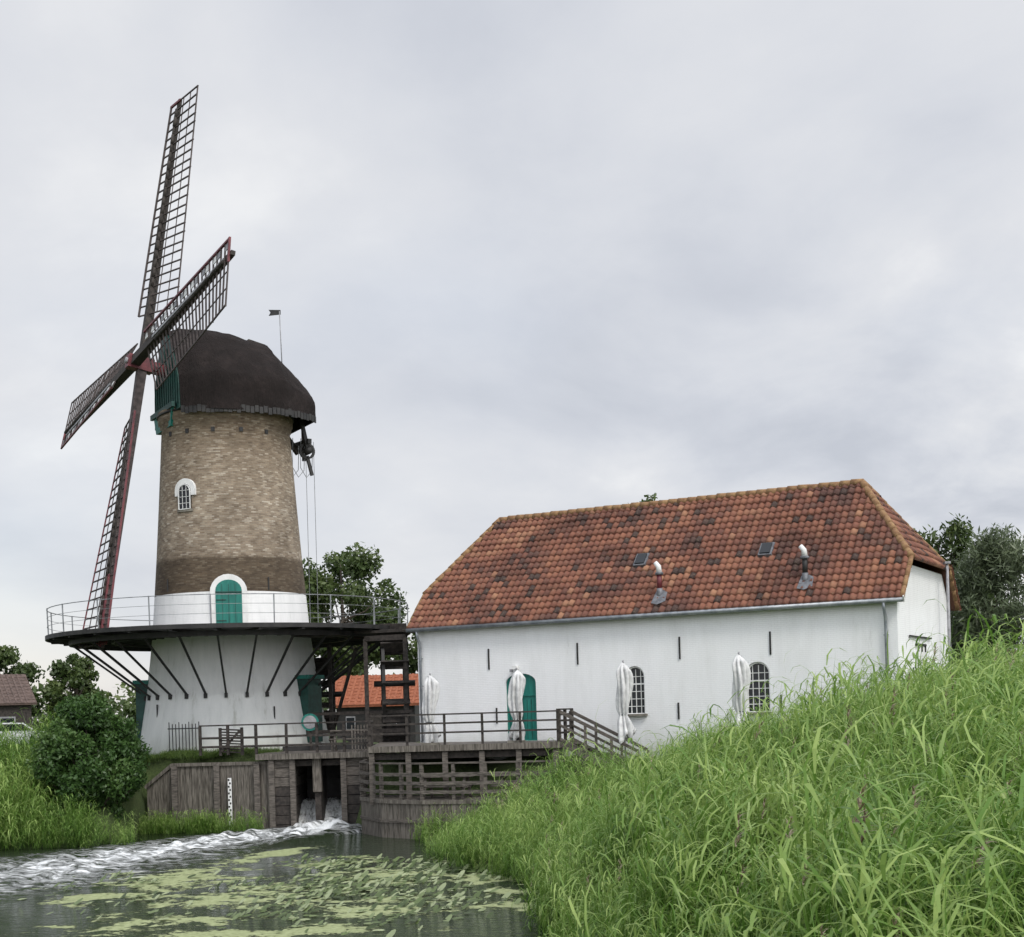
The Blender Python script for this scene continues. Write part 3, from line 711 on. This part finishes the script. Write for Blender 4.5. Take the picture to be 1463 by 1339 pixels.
SB=empty('sluice_bridge',(-7,50,0)); mb=MB()
slab(mb,[(-9.2,50.0),(-4.9,49.6),(-4.9,54),(-9.2,54)],2.55,2.72,M_wood)
mb.beam((-9.2,49.95,2.62),(-5.0,49.55,2.62),.08,.2,M_plank)
for x0,x1,y0,zb in ((-8.65,-7.85,50.15,-.5),(-6.05,-5.2,49.9,-.5)):
    n=9
    for k in range(n): 
        z=zb+(2.55-zb)*(k+.5)/n; mb.box(((x0+x1)/2,y0+1.6,z),(x1-x0,3.4+random.uniform(0,.04),(2.55-zb)/n*.93),M_woodd if k<6 else M_wood)
    mb.box((x0,y0-.12,1.0),(.2,.2,3.1),M_wood); mb.box((x1-.05,y0-.12,1.0),(.2,.2,3.1),M_wood)
mb.box((-7.03,50.1,1.95),(.3,.3,1.25),M_plank); mb.box((-7.03,50.9,1.0),(.22,1.6,3),M_woodd)
mb.beam((-7.9,50.3,2.35),(-6.0,50.2,2.35),.2,.2,M_woodd)
mb.box((-6.95,53.2,1.6),(3.6,.15,2.6),M_black)  # black gate boards, here and next, stand in for darkness under the bridge
mb.box((-6.95,52.8,.9),(1.7,.1,1.5),M_black)
mb.obj('sluice_timbers',SB)
mb=MB()
fence(mb,[(-11.3,50.6),(-9.2,50.15),(-7.0,50.0),(-5.0,49.6),(-4.75,46.4)],2.72,1.05,[.3,.62],1.2,.09,M_woodd,M_woodd,.04,.08)
for k in range(7): mb.box((-5.7+k*.11,49.65,3.2),(.04,.03,.95),M_wood)
mb.obj('bridge_railing',SB)
m,nt,b=newmat('white_water'); v=coords(nt,(1.2,.5,.5)); n1=noise(nt,v,7,6,.75); c=ramp(nt,n1,[(.36,(.12,.12,.1)),(.54,(.78,.8,.8))]); nt.links.new(c.outputs[0],b.inputs['Base Color']); b.inputs['Roughness'].default_value=.4; bump(nt,b,n1,1,.1)
gx,gy=np.meshgrid(np.linspace(-7.85,-6.05,50),np.linspace(48.9,53,90))
gz=.95*sst(gy,50.0,52.0)-.05+ .13*np.sin(gx*7+gy*3)*np.sin(gy*6+gx*2)*np.exp(-np.abs(gy-50.2))+rng.normal(size=gx.shape)*.03+.22*np.exp(-((gy-49.7)/.4)**2)
gz-=.35*sst(-gy,-49.5,-48.9)
gridmesh('water_cascade',gx,gy,gz,m)
RW=empty('timber_retaining_wall',(-11,51,0)); mb=MB()
n=22
for k in range(n):
    x=-13.4+(4.75)*(k+.5)/n; y=51.1-.9*(k/n)
    top=2.35 if x>-12.4 else 2.35-(-12.4-x)*.75
    mb.box((x,y,top/2-.4),(4.75/n*.95,.07+random.uniform(0,.04),top+.8+random.uniform(-.02,.02)),M_plank,-.18)
mb.beam((-12.4,50.88,2.4),(-8.65,50.2,2.4),.16,.12,M_plank); mb.beam((-13.45,51.08,1.6),(-12.4,50.88,2.4),.16,.12,M_plank)
for x in (-12.3,-10.7,-9.2): mb.box((x,50.85-.19*(x+12.4)-.1,.9),(.2,.18,3.0),M_wood)
mb.obj('planks',RW)
mb=MB(); gx0,gy0=-10.2,50.2
mb.box((gx0,gy0,.95),(.13,.05,1.9),M_white)
for k in range(15): mb.box((gx0-.03+.045*(k%2),gy0-.028,.15+k*.12),(.06,.006,.07),M_black)
mb.box((gx0,gy0+.05,.9),(.1,.06,2.3),M_wood)
mb.obj('water_level_gauge')
mb=MB()
for k in range(10): mb.box((-13.0+k*.13,53.0-.02*k,3.25),(.03,.03,1.25+(k%3==0)*.15),M_black)
mb.beam((-13.05,53,3.7),(-11.8,52.8,3.7),.03,.04,M_black); mb.beam((-13.05,53,2.85),(-11.8,52.8,2.85),.03,.04,M_black)
mb.obj('iron_fence')
mb=MB()
for k in range(9): mb.beam((-10.55,50.45,2.85+k*.1),(-9.75,50.35,2.8+k*.1),.03,.055,M_woodd)
mb.box((-10.55,50.5,3.2),(.1,.1,1.0),M_woodd); mb.box((-9.75,50.4,3.2),(.1,.1,1.0),M_woodd); mb.beam((-10.5,50.4,2.85),(-9.8,50.32,3.6),.03,.08,M_woodd)
mb.obj('wooden_gate')
mb=MB(); c0=V((-7.65,52.9,3.8))
mb.tube([c0,c0+V((0,.06,0))],.33,M_green,24); mb.tube([c0-V((0,.02,0)),c0],.25,M_grey,24); mb.box((c0.x,c0.y+.1,3.1),(.08,.08,1.2),M_woodd)
o=mb.obj('round_sign'); o.data.polygons.foreach_set('use_smooth',[False]*len(o.data.polygons))
def parasol(x,y,zg,zb,zt,seed):
    R=random.Random(seed); mb=MB(); mb.tube([(x,y,zg),(x,y,zt-.05)],.03,M_grey,8); mb.box((x,y,zg+.04),(.6,.6,.08),M_concrete)
    K=96; NR_=34; off=R.uniform(0,6)
    prt=[0,.03,.1,.22,.3,.36,.5,.65,.8,.87,.93,.97,1]; prr=[.24,.27,.25,.19,.12,.17,.21,.235,.235,.22,.17,.08,.015]
    vs=[]; lx,ly=R.uniform(-.04,.04),R.uniform(-.04,.04); zb=zb+R.uniform(-.02,.1)
    for j in range(NR_+1):
        t=j/NR_; r=float(np.interp(t,prt,prr))
        for i in range(K):
            a=2*math.pi*i/K
            f1=abs(math.sin(a*4+off+1.6*t)); fold=.45+.68*f1**.7+.16*math.sin(a*3+t*9+off)
            fold=1+(fold-1)*(1.0 if t<.9 else .4)
            z=zb+(zt-zb)*t + ((.12*math.sin(a*4+off)+.09*math.sin(a*2+2*off)) if t<.08 else 0)
            vs.append((x+lx*t*2+r*fold*math.cos(a)+.03*math.sin(t*9+off),y+ly*t*2+r*fold*math.sin(a),z))
    fs=[(k*K+i,k*K+(i+1)%K,(k+1)*K+(i+1)%K,(k+1)*K+i) for k in range(NR_) for i in range(K)]
    mb.add(vs,fs,M_canvas,smooth=True)
    mb.tube([(x+.03*math.sin(2.7+off),y,zb+(zt-zb)*.295),(x+.03*math.sin(2.7+off),y,zb+(zt-zb)*.31)],.13,M_lead,14)
    mb.tube([(x+lx*2,y+ly*2,zt-.03),(x+lx*2,y+ly*2,zt+.06)],.03,M_grey,8)
    return mb.obj('closed_parasol')
parasol(-2.767,46.9,2.95,3.02,5.3,1)
parasol(.117,46.6,2.95,3.02,5.38,2)
parasol(3.616,45.2,2.0,3.0,5.48,3)
parasol(6.94,42.2,2.2,3.05,5.53,4)
def picnic(x,y,z,rz):
    mb=MB(); Rm=Matrix.Rotation(rz,3,'Z'); c=V((x,y,z))
    for k in range(5): mb.box(c+Rm@V((0,-.3+.15*k,.75)),(1.8,.135,.04),M_wood,rz)
    for sg in(-1,1):
        for k in range(2): mb.box(c+Rm@V((0,sg*(.68+.14*k),.45)),(1.8,.125,.04),M_wood,rz)
    for sx in(-.65,.65):
        for sg in(-1,1): mb.beam(c+Rm@V((sx,sg*.6,0)),c+Rm@V((sx,sg*.2,.73)),.09,.05,M_wood)
        mb.beam(c+Rm@V((sx,-.8,.41)),c+Rm@V((sx,.8,.41)),.05,.09,M_wood)
    mb.obj('picnic_table')
picnic(-2.2,45.7,1.2,-.2); picnic(.3,45.1,1.2,-.2); picnic(2.2,44.5,1.2,-.2)
mb=MB()
c=V((-5.9,51.2,2.72))
for k in range(4): mb.box(c+V((0,-.18+.12*k,.75)),(1.5,.1,.04),M_wood)
for sx in(-.6,.6): mb.beam(c+V((sx,-.3,0)),c+V((sx,.1,.74)),.07,.05,M_wood); mb.beam(c+V((sx,.3,0)),c+V((sx,-.1,.74)),.07,.05,M_wood)
mb.box(c+V((0,-.55,.45)),(1.5,.24,.04),M_wood)
mb.box(c+V((-.65,-.55,.22)),(.06,.2,.44),M_wood); mb.box(c+V((.65,-.55,.22)),(.06,.2,.44),M_wood)
mb.obj('garden_table')

# ---------------------------------------------------------------- water wheels
def wheel(x,y,z,R,w,ang,name='water_wheel'):
    e=empty(name,(x,y,z)); mb=MB(); A=V((math.cos(ang),math.sin(ang),0)); B=V((-math.sin(ang),math.cos(ang),0)); c=V((x,y,z)); n=18
    mb.tube([c-A*.8,c+A*.8],.12,M_black,10)
    for sg in(-1,1):
        for rr in (R-.25,):
            for i in range(n):
                t=2*math.pi*i/n;t2=2*math.pi*(i+1)/n
                mb.beam(c+A*sg*w*.42+B*rr*math.cos(t)+V((0,0,rr*math.sin(t))),c+A*sg*w*.42+B*rr*math.cos(t2)+V((0,0,rr*math.sin(t2))),.08,.12,M_black,up=A)
        for i in range(6):
            t=2*math.pi*i/6; mb.beam(c+A*sg*w*.42,c+A*sg*w*.42+B*(R-.2)*math.cos(t)+V((0,0,(R-.2)*math.sin(t))),.1,.08,M_black,up=A)
    for i in range(n):
        t=2*math.pi*i/n; d=B*math.cos(t)+V((0,0,math.sin(t)))
        mb.beam(c-A*w/2+d*(R-.2),c+A*w/2+d*(R-.2),.5,.05,M_woodd,up=B*(-math.sin(t))+V((0,0,math.cos(t))))
    mb.obj('wheel',e)
wheel(-4.55,54.6,5.2,2.3,1.05,rad(6)); wheel(-7.75,58.2,4.9,1.5,.8,rad(6))
mb=MB()
for x,y in ((-3.95,52.6),(-5.5,53.2),(-7.3,56.5)):
    mb.box((x,y,4.7),(.15,.15,4.4),M_woodd)
mb.beam((-3.95,52.6,6.9),(-5.5,53.2,6.9),.15,.2,M_woodd)
mb.beam((-8,54.5,4.1),(-3.7,52.4,4.1),.1,.12,M_woodd)
mb.beam((-8,54.5,3.4),(-4,52.5,3.4),.1,.14,M_woodd); mb.beam((-8.2,55.5,7.2),(-3.8,53.2,7.15),1.3,.1,M_woodd)
mb.beam((-7.3,56,3),(-6.0,54.5,6.6),.1,.1,M_woodd)
mb.obj('timber_wheel_frame')

# ---------------------------------------------------------------- background buildings
def shed(name,x,y,z,w,d,hw_,hr2,mw,mr,rz=0,tile=False):
    e=empty(name,(x,y,z),True,rz); mb=MB()
    mb.prism([(-d/2,0),(-d/2,hw_),(0,hr2),(d/2,hw_),(d/2,0)],None,-w/2,w/2,mw,A=V((0,1,0)),B=V((0,0,1)),C=V((1,0,0)))
    mb.box((0,-d/2-.02,hw_*.45),(w*.2,.06,hw_*.8),M_woodd)
    for sx in(-.32,.32): mb.box((w*sx,-d/2-.02,hw_*.55),(w*.12,.06,hw_*.35),M_grey); mb.box((w*sx,-d/2-.055,hw_*.55),(w*.1,.02,hw_*.28),M_glass)
    mb.obj('walls',e); mb=MB()
    for sg in(-1,1):
        p=[V((-w/2-.3,sg*(d/2+.3),hw_-.1)),V((w/2+.3,sg*(d/2+.3),hw_-.1)),V((w/2+.3,0,hr2+.1)),V((-w/2-.3,0,hr2+.1))]
        q=[v_+V((0,0,.12)) for v_ in p]
        mb.add(p+q,[(0,1,2,3),(4,5,6,7),(0,1,5,4),(1,2,6,5),(0,3,7,4)],mr,.75)
        if tile:
            for k in range(int(w/.3)): mb.beam(q[0].lerp(q[1],k*.3/w),q[3].lerp(q[2],k*.3/w),.12,.07,mr)
            for k in range(9): mb.beam(q[0].lerp(q[3],k/9),q[1].lerp(q[2],k/9),.05,.05,mr)
    mb.obj('roof',e)
M_orange=simple('new_roof_tile',(.22,.065,.03),(.34,.115,.055),7,.8)
shed('tiled_shed',-7.0,76,2.4,4.2,4.2,2.1,3.5,M_black,M_orange,-.1,True)
shed('wooden_barn',-35,88,2.4,8,7,2.9,4.6,M_woodd,M_brownroof,.5,True)
def car(x,y,z,rz):
    e=empty('parked_car',(x,y,z),True,rz)
    m,nt,b=newmat('car_paint'); b.inputs['Base Color'].default_value=(.7,.71,.72,1); b.inputs['Roughness'].default_value=.25; b.inputs['Coat Weight'].default_value=.6
    mb=MB()
    body=[(-2.1,.3),(2.1,.3),(2.15,.6),(2.0,.85),(1.1,.98),(.45,1.42),(-1.2,1.46),(-1.95,1.0),(-2.15,.7)]
    mb.prism(body,None,-.85,.85,m,A=V((1,0,0)),B=V((0,0,1)),C=V((0,1,0)))
    for sg in(-1,1):
        mb.prism([(.95,1.0),(.42,1.36),(-1.15,1.4),(-1.75,1.02)],None,sg*.86,sg*.84,M_glass,A=V((1,0,0)),B=V((0,0,1)),C=V((0,1,0)))
        for wx in(-1.3,1.35): mb.tube([(wx,sg*.7,.33),(wx,sg*.88,.33)],.33,M_rubber,18); mb.tube([(wx,sg*.88,.33),(wx,sg*.89,.33)],.2,M_grey,14)
    mb.add([(.5,-.75,1.41),(.5,.75,1.41),(1.1,.78,1.0),(1.1,-.78,1.0)],[(0,1,2,3)],M_glass)
    o=mb.obj('body',e); bv=o.modifiers.new('b','BEVEL'); bv.width=.05; bv.segments=2; bv.limit_method='ANGLE'
car(-26.4,74,2.68,.4)
mb=MB(); mb.tube([(14.9,47.5,2.5),(14.9,47.5,8.6)],.07,M_grey,8,.05); mb.box((14.9,47.5,8.6),(.2,.2,.08),M_grey); mb.obj('grey_post')

# ---------------------------------------------------------------- trees
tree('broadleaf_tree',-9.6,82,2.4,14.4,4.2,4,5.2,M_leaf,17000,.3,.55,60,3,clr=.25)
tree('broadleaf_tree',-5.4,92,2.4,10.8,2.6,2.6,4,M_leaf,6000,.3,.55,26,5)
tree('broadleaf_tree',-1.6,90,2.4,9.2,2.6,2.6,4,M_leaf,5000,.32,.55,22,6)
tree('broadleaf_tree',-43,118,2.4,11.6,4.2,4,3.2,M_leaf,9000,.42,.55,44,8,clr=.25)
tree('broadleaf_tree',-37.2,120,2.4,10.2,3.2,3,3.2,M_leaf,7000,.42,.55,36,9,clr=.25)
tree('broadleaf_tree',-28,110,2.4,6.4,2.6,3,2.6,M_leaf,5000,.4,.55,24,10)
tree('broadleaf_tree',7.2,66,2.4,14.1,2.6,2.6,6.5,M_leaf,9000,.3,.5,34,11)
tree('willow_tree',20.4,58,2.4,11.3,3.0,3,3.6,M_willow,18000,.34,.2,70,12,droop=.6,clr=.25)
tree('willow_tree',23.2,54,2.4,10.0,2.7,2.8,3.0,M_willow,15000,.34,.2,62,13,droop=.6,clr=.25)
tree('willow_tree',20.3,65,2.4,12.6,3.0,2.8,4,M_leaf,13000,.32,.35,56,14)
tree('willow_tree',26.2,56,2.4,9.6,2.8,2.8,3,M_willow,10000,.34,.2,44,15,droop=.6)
cl=[]
for i in range(150):
    x=-130+i*1.75+random.uniform(-1,1); 
    r=random.uniform(1.8,3.6); cl.append((x,190+random.uniform(-14,14),2.5+r*.8,r*1.2,r,r*random.uniform(.8,1.3)))
vv,tt=leaves(cl,26000,.9,.6,.4); quadmesh('distant_tree_line',vv,M_leaf,tt)
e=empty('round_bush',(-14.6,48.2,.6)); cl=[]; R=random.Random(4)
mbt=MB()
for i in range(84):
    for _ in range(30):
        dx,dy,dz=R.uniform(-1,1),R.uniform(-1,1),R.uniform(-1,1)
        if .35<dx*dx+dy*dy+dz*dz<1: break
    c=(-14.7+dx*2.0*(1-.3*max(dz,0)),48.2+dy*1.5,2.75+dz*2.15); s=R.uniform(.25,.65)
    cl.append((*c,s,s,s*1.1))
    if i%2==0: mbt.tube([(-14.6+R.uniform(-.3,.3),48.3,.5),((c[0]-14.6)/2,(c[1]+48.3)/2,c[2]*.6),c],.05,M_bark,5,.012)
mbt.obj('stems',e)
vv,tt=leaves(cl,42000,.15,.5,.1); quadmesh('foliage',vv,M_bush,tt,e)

# ---------------------------------------------------------------- reeds & grass scatter
def blade(out,p,d,length,width,bend,seg=4,side=None):
    d=d.normalized(); pts=[p]; cur=d.copy(); q=p.copy()
    for k in range(seg):
        cur=(cur+bend*(1.0/seg)*(1+k*.6)).normalized(); q=q+cur*(length/seg); pts.append(q.copy())
    if side is None: side=d.cross(V((0,0,1)))
    if side.length<.05: side=V((1,0,0))
    side=side.normalized()
    ws=[.5,1,.85,.55,.03] if seg==4 else [1]*(seg)+[.1]
    for k in range(seg):
        a=side*(width*ws[k]/2); b_=side*(width*ws[k+1]/2)
        out+= [pts[k]-a,pts[k]+a,pts[k+1]+b_,pts[k+1]-b_]
def reedclump(name,seed,nst=7,h=1.7,wind=V((.5,-.1,0)),leafw=.03,leafl=.74,spread=.36,mat=None,nl=8,heads=0,grad=True):
    R=random.Random(seed); out=[];tt=[];mi=[]
    for s in range(nst):
        a=R.uniform(0,6.28); r=spread*math.sqrt(R.random()); p=V((r*math.cos(a),r*math.sin(a),-.1)); hh_=h*R.uniform(.5,1.2)
        lean=V((R.gauss(0,.2),R.gauss(0,.2),0))+wind*.22
        t0=R.random()*.4
        blade(out,p,V((lean.x,lean.y,1)),hh_,.014,wind*.25,4,V((1,.3,0))); tt+=[.15,.3,.4,.5]
        for k in range(nl):
            f=.22+.78*(k+R.random()*.7)/nl; f=min(f,1)
            base=p+V((lean.x*f*hh_,lean.y*f*hh_,f*hh_*.97))+wind*(.11*f*f*hh_)
            az_=R.uniform(0,6.28); dr=V((math.cos(az_),math.sin(az_),R.uniform(.7,2.4)))+wind*1.1
            blade(out,base,dr,leafl*R.uniform(.5,1.2)*(1 if f<.9 else .75),leafw*R.uniform(.6,1.2),V((wind.x*.8+R.gauss(0,.22),wind.y*.7+R.gauss(0,.22),R.uniform(-1.9,-.4))),4)
            tb=t0+(R.random()*.3)+(.5*f if grad else .2)  # low leaves tinted darker to paint in shaded gaps, tops brighter as highlights
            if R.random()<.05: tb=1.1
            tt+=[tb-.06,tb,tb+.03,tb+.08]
        mi=mi+[0]*(len(out)//4-len(mi))
        if R.random()<heads:
            top=p+V((lean.x*hh_,lean.y*hh_,hh_*.98))+wind*(.11*hh_)
            for k in range(16):
                f=k/16; az_=R.uniform(0,6.28)
                blade(out,top+V((0,0,.02+.26*f))+wind*.1*f,V((math.cos(az_)*.5,math.sin(az_)*.5,.8))+wind*.6,.14*(1-.4*f),.016,V((.3,0,-.6)),2)
            nq=len(out)//4-len(mi); tt+=[R.random() for _ in range(nq)]; mi+=[1]*nq
    return quadmesh(name,np.array([tuple(x) for x in out]),None,np.clip(tt,0,1.2),link=False,mats=[mat or M_reed,M_reedhead],midx=mi)
def scatter(name,pts,rots,scl,objs):
    col=bpy.data.collections.new(name+'_sources')
    for o in objs: col.objects.link(o)
    me=bpy.data.meshes.new(name); me.vertices.add(len(pts)); me.vertices.foreach_set('co',np.asarray(pts,dtype=np.float32).ravel())
    a=me.attributes.new('rot','FLOAT_VECTOR','POINT'); a.data.foreach_set('vector',np.asarray(rots,dtype=np.float32).ravel())
    a=me.attributes.new('scl','FLOAT','POINT'); a.data.foreach_set('value',np.asarray(scl,dtype=np.float32)); me.update()
    o=bpy.data.objects.new(name,me); S.collection.objects.link(o)
    ng=bpy.data.node_groups.new(name,'GeometryNodeTree'); ng.interface.new_socket('Geometry',in_out='INPUT',socket_type='NodeSocketGeometry'); ng.interface.new_socket('Geometry',in_out='OUTPUT',socket_type='NodeSocketGeometry')
    gi=ng.nodes.new('NodeGroupInput'); go=ng.nodes.new('NodeGroupOutput'); ip=ng.nodes.new('GeometryNodeInstanceOnPoints'); ci=ng.nodes.new('GeometryNodeCollectionInfo')
    ci.inputs['Collection'].default_value=col; ci.inputs['Separate Children'].default_value=True; ci.inputs['Reset Children'].default_value=True
    na=ng.nodes.new('GeometryNodeInputNamedAttribute'); na.data_type='FLOAT_VECTOR'; na.inputs['Name'].default_value='rot'
    nb=ng.nodes.new('GeometryNodeInputNamedAttribute'); nb.data_type='FLOAT'; nb.inputs['Name'].default_value='scl'
    l=ng.links.new; l(gi.outputs[0],ip.inputs['Points']); l(ci.outputs[0],ip.inputs['Instance']); ip.inputs['Pick Instance'].default_value=True
    l(na.outputs['Attribute'],ip.inputs['Rotation']); l(nb.outputs['Attribute'],ip.inputs['Scale']); l(ip.outputs[0],go.inputs[0])
    md=o.modifiers.new('scatter','NODES'); md.node_group=ng; return o
def hs(x,y): return height(np.array(x),np.array(y))
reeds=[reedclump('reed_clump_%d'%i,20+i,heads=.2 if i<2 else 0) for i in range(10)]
N0=9500
x=rng.uniform(-4,16,N0); y=rng.uniform(7.5,46,N0)
xs=np.interp(y,XS[:,0],XS[:,1]); d=x-xs
bb=(x-HO[0])*HB[0]+(y-HO[1])*HB[1]; aa=(x-HO[0])*HA[0]+(y-HO[1])*HA[1]
inview=(x/y<.42)&(x/y>-.12)
clear=(bb<-1.6)|(aa>18.6)
terr=(y>44.9-(x+2.9)*.26-.15)&(x<4.9)
keepn=rng.random(len(x))<np.clip(1.2-.012*y,.35,1)
ok=(d>-.25)&inview&clear&(~terr)&keepn&(~((x<4.6)&(x>1.0)&(y>43.6)))
x=x[ok];y=y[ok]; z=hs(x,y)
nz_=np.array([mnoise.noise(V((a*.3,b_*.3,0)))+.6*mnoise.noise(V((a*1.1,b_*1.1,5))) for a,b_ in zip(x,y)])
sc=rng.uniform(.6,1.14,len(x))*(1+.5*nz_)
sc*=1-.25*sst(y,30,37)
sc*=1-.12*sst(x/y,.3,.38)
sc*=.75+.25*sst(x-np.interp(y,XS[:,0],XS[:,1]),0,1.5)
rot=np.stack([rng.normal(0,.14,len(x)),rng.normal(0,.14,len(x)),rng.uniform(-1,1,len(x))],1)
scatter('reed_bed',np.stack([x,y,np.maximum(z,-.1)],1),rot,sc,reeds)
reeds2=[reedclump('reed_clump_b%d'%i,60+i,11,1.7,V((.25,-.1,0)),.028,.5) for i in range(5)]
x=rng.uniform(-24,-12.6,1300); y=rng.uniform(45.2,51,1300); ok=(np.hypot(x+14.6,y-48.4)>1.2)&((x<-15.9)|(y<46.8))&(rng.random(1300)<np.where(x>-13.9,.3,.9))&~((x>-13.4)&(y>47.5)); x=x[ok];y=y[ok]
nz_=np.array([mnoise.noise(V((a*.5,b_*.5,0))) for a,b_ in zip(x,y)])
sc=rng.uniform(.6,1.25,len(x))*np.where(x<-16.2,1.0,.62)*(1+.6*nz_)
scatter('bank_reeds',np.stack([x,y,np.maximum(hs(x,y),-.1)],1),np.stack([rng.normal(0,.12,len(x)),rng.normal(0,.12,len(x)),rng.uniform(-.8,.8,len(x))],1),sc,reeds2)
x=rng.uniform(-13.4,-8.9,190); y=50.6-.19*(x+12.4)-rng.uniform(.0,.9,190)
reeds3=[reedclump('rush_clump_%d'%i,80+i,14,.75,V((.1,-.05,0)),.016,.3,.2,None,4) for i in range(3)]
k=rng.random(190)<np.where(x<-10.8,1,.35); x=x[k];y=y[k]
scatter('rushes',np.stack([x,y,np.zeros(len(x))-.05],1),np.stack([np.zeros(len(x))]*2+[rng.uniform(0,6,len(x))],1),rng.uniform(.5,1.3,len(x)),reeds3)
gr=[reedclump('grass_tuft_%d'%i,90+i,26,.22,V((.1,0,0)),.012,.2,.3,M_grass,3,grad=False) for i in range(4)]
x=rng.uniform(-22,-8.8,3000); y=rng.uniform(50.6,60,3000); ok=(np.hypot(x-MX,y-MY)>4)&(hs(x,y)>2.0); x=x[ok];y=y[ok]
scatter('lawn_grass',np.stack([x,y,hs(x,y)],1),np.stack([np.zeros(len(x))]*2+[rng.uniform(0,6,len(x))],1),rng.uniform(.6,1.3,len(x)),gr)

# ---------------------------------------------------------------- world & sun
w=bpy.data.worlds.new('World'); S.world=w; w.use_nodes=True; nt=w.node_tree; bg=nt.nodes['Background']
sky=nt.nodes.new('ShaderNodeTexSky'); sky.sky_type='NISHITA'; sky.sun_disc=False
sd=V((.45,-.75,1.0)).normalized(); el=math.asin(sd.z); sky.sun_elevation=el; sky.sun_rotation=math.atan2(sd.x,sd.y)
tc=nt.nodes.new('ShaderNodeTexCoord'); sp=nt.nodes.new('ShaderNodeSeparateXYZ'); nt.links.new(tc.outputs['Generated'],sp.inputs[0])
zc=mth(nt,'ADD',mth(nt,'MAXIMUM',sp.outputs[2],0.0),.3)
cb=nt.nodes.new('ShaderNodeCombineXYZ'); nt.links.new(mth(nt,'DIVIDE',sp.outputs[0],zc),cb.inputs[0]); nt.links.new(mth(nt,'DIVIDE',sp.outputs[1],zc),cb.inputs[1])
mp=nt.nodes.new('ShaderNodeMapping'); mp.inputs['Scale'].default_value=(1.0,.9,1); mp.inputs['Location'].default_value=(5.3,3.2,0); nt.links.new(cb.outputs[0],mp.inputs[0])
n1=noise(nt,mp.outputs[0],1.15,7,.55,.25); n2=noise(nt,mp.outputs[0],.6,3,.5)
n3=noise(nt,mp.outputs[0],3.4,6,.55,.3)
puffw=mth(nt,'MULTIPLY',mth(nt,'MAXIMUM',mth(nt,'ADD',sp.outputs[0],.12),0),mth(nt,'MAXIMUM',mth(nt,'SUBTRACT',.42,sp.outputs[2]),0))
n1=mth(nt,'ADD',mth(nt,'MULTIPLY_ADD',n1,.8,.1),mth(nt,'MULTIPLY',mth(nt,'SUBTRACT',n3,.5),mth(nt,'MULTIPLY_ADD',puffw,8,.10)))
# brighter veil low over the horizon and to the right
n1=mth(nt,'ADD',n1,mth(nt,'MULTIPLY_ADD',sp.outputs[0],.12,0.01))
n1=mth(nt,'ADD',n1,mth(nt,'MULTIPLY',mth(nt,'MAXIMUM',mth(nt,'SUBTRACT',.28,sp.outputs[2]),0),.22))
cl_=ramp(nt,n1,[(.33,(3.9,4.1,4.55)),(.43,(4.4,4.58,5.0)),(.5,(4.85,5.0,5.35)),(.58,(5.3,5.4,5.65)),(.66,(6.1,6.15,6.25))])
cov=ramp(nt,n2,[(.3,g(.75)),(.5,g(.97))])
skym=mixc(nt,1.0,sky.outputs[0],(1.8,1.5,1.3),'MULTIPLY')
col=mixc(nt,cov.outputs[0],skym,cl_.outputs[0])
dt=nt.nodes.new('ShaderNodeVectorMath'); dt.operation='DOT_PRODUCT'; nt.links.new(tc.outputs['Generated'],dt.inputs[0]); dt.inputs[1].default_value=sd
gl=ramp(nt,mth(nt,'MULTIPLY_ADD',dt.outputs['Value'],.5,.5),[(.5,g(1)),(.8,g(1.65)),(1,g(2.5))])  # sky glow added behind the camera, around the sun, to brighten the walls
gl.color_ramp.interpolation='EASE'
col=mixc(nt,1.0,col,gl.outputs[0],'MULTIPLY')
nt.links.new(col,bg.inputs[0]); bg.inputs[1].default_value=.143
sl=bpy.data.lights.new('sun','SUN'); sl.energy=1.5; sl.angle=rad(14); sl.color=(1,.96,.9)
so=bpy.data.objects.new('sun',sl); S.collection.objects.link(so); so.rotation_euler=sd.to_track_quat('Z','Y').to_euler()
# ---------------------------------------------------------------- camera
cam=bpy.data.cameras.new('camera'); co=bpy.data.objects.new('camera',cam); S.collection.objects.link(co); S.camera=co
r=math.atan(.0297); Rc=V((math.cos(r),0,-math.sin(r))); Uc=V((math.sin(r),0,math.cos(r))); Bc=V((0,-1,0))
M=Matrix((Rc,Uc,Bc)).transposed().to_4x4(); M.translation=V((0,0,4.1)); co.matrix_world=M
cam.sensor_fit='HORIZONTAL'; cam.sensor_width=36; cam.lens=2000/1463*36; cam.shift_y=342.5/1463; cam.clip_end=5000; cam.clip_start=.1
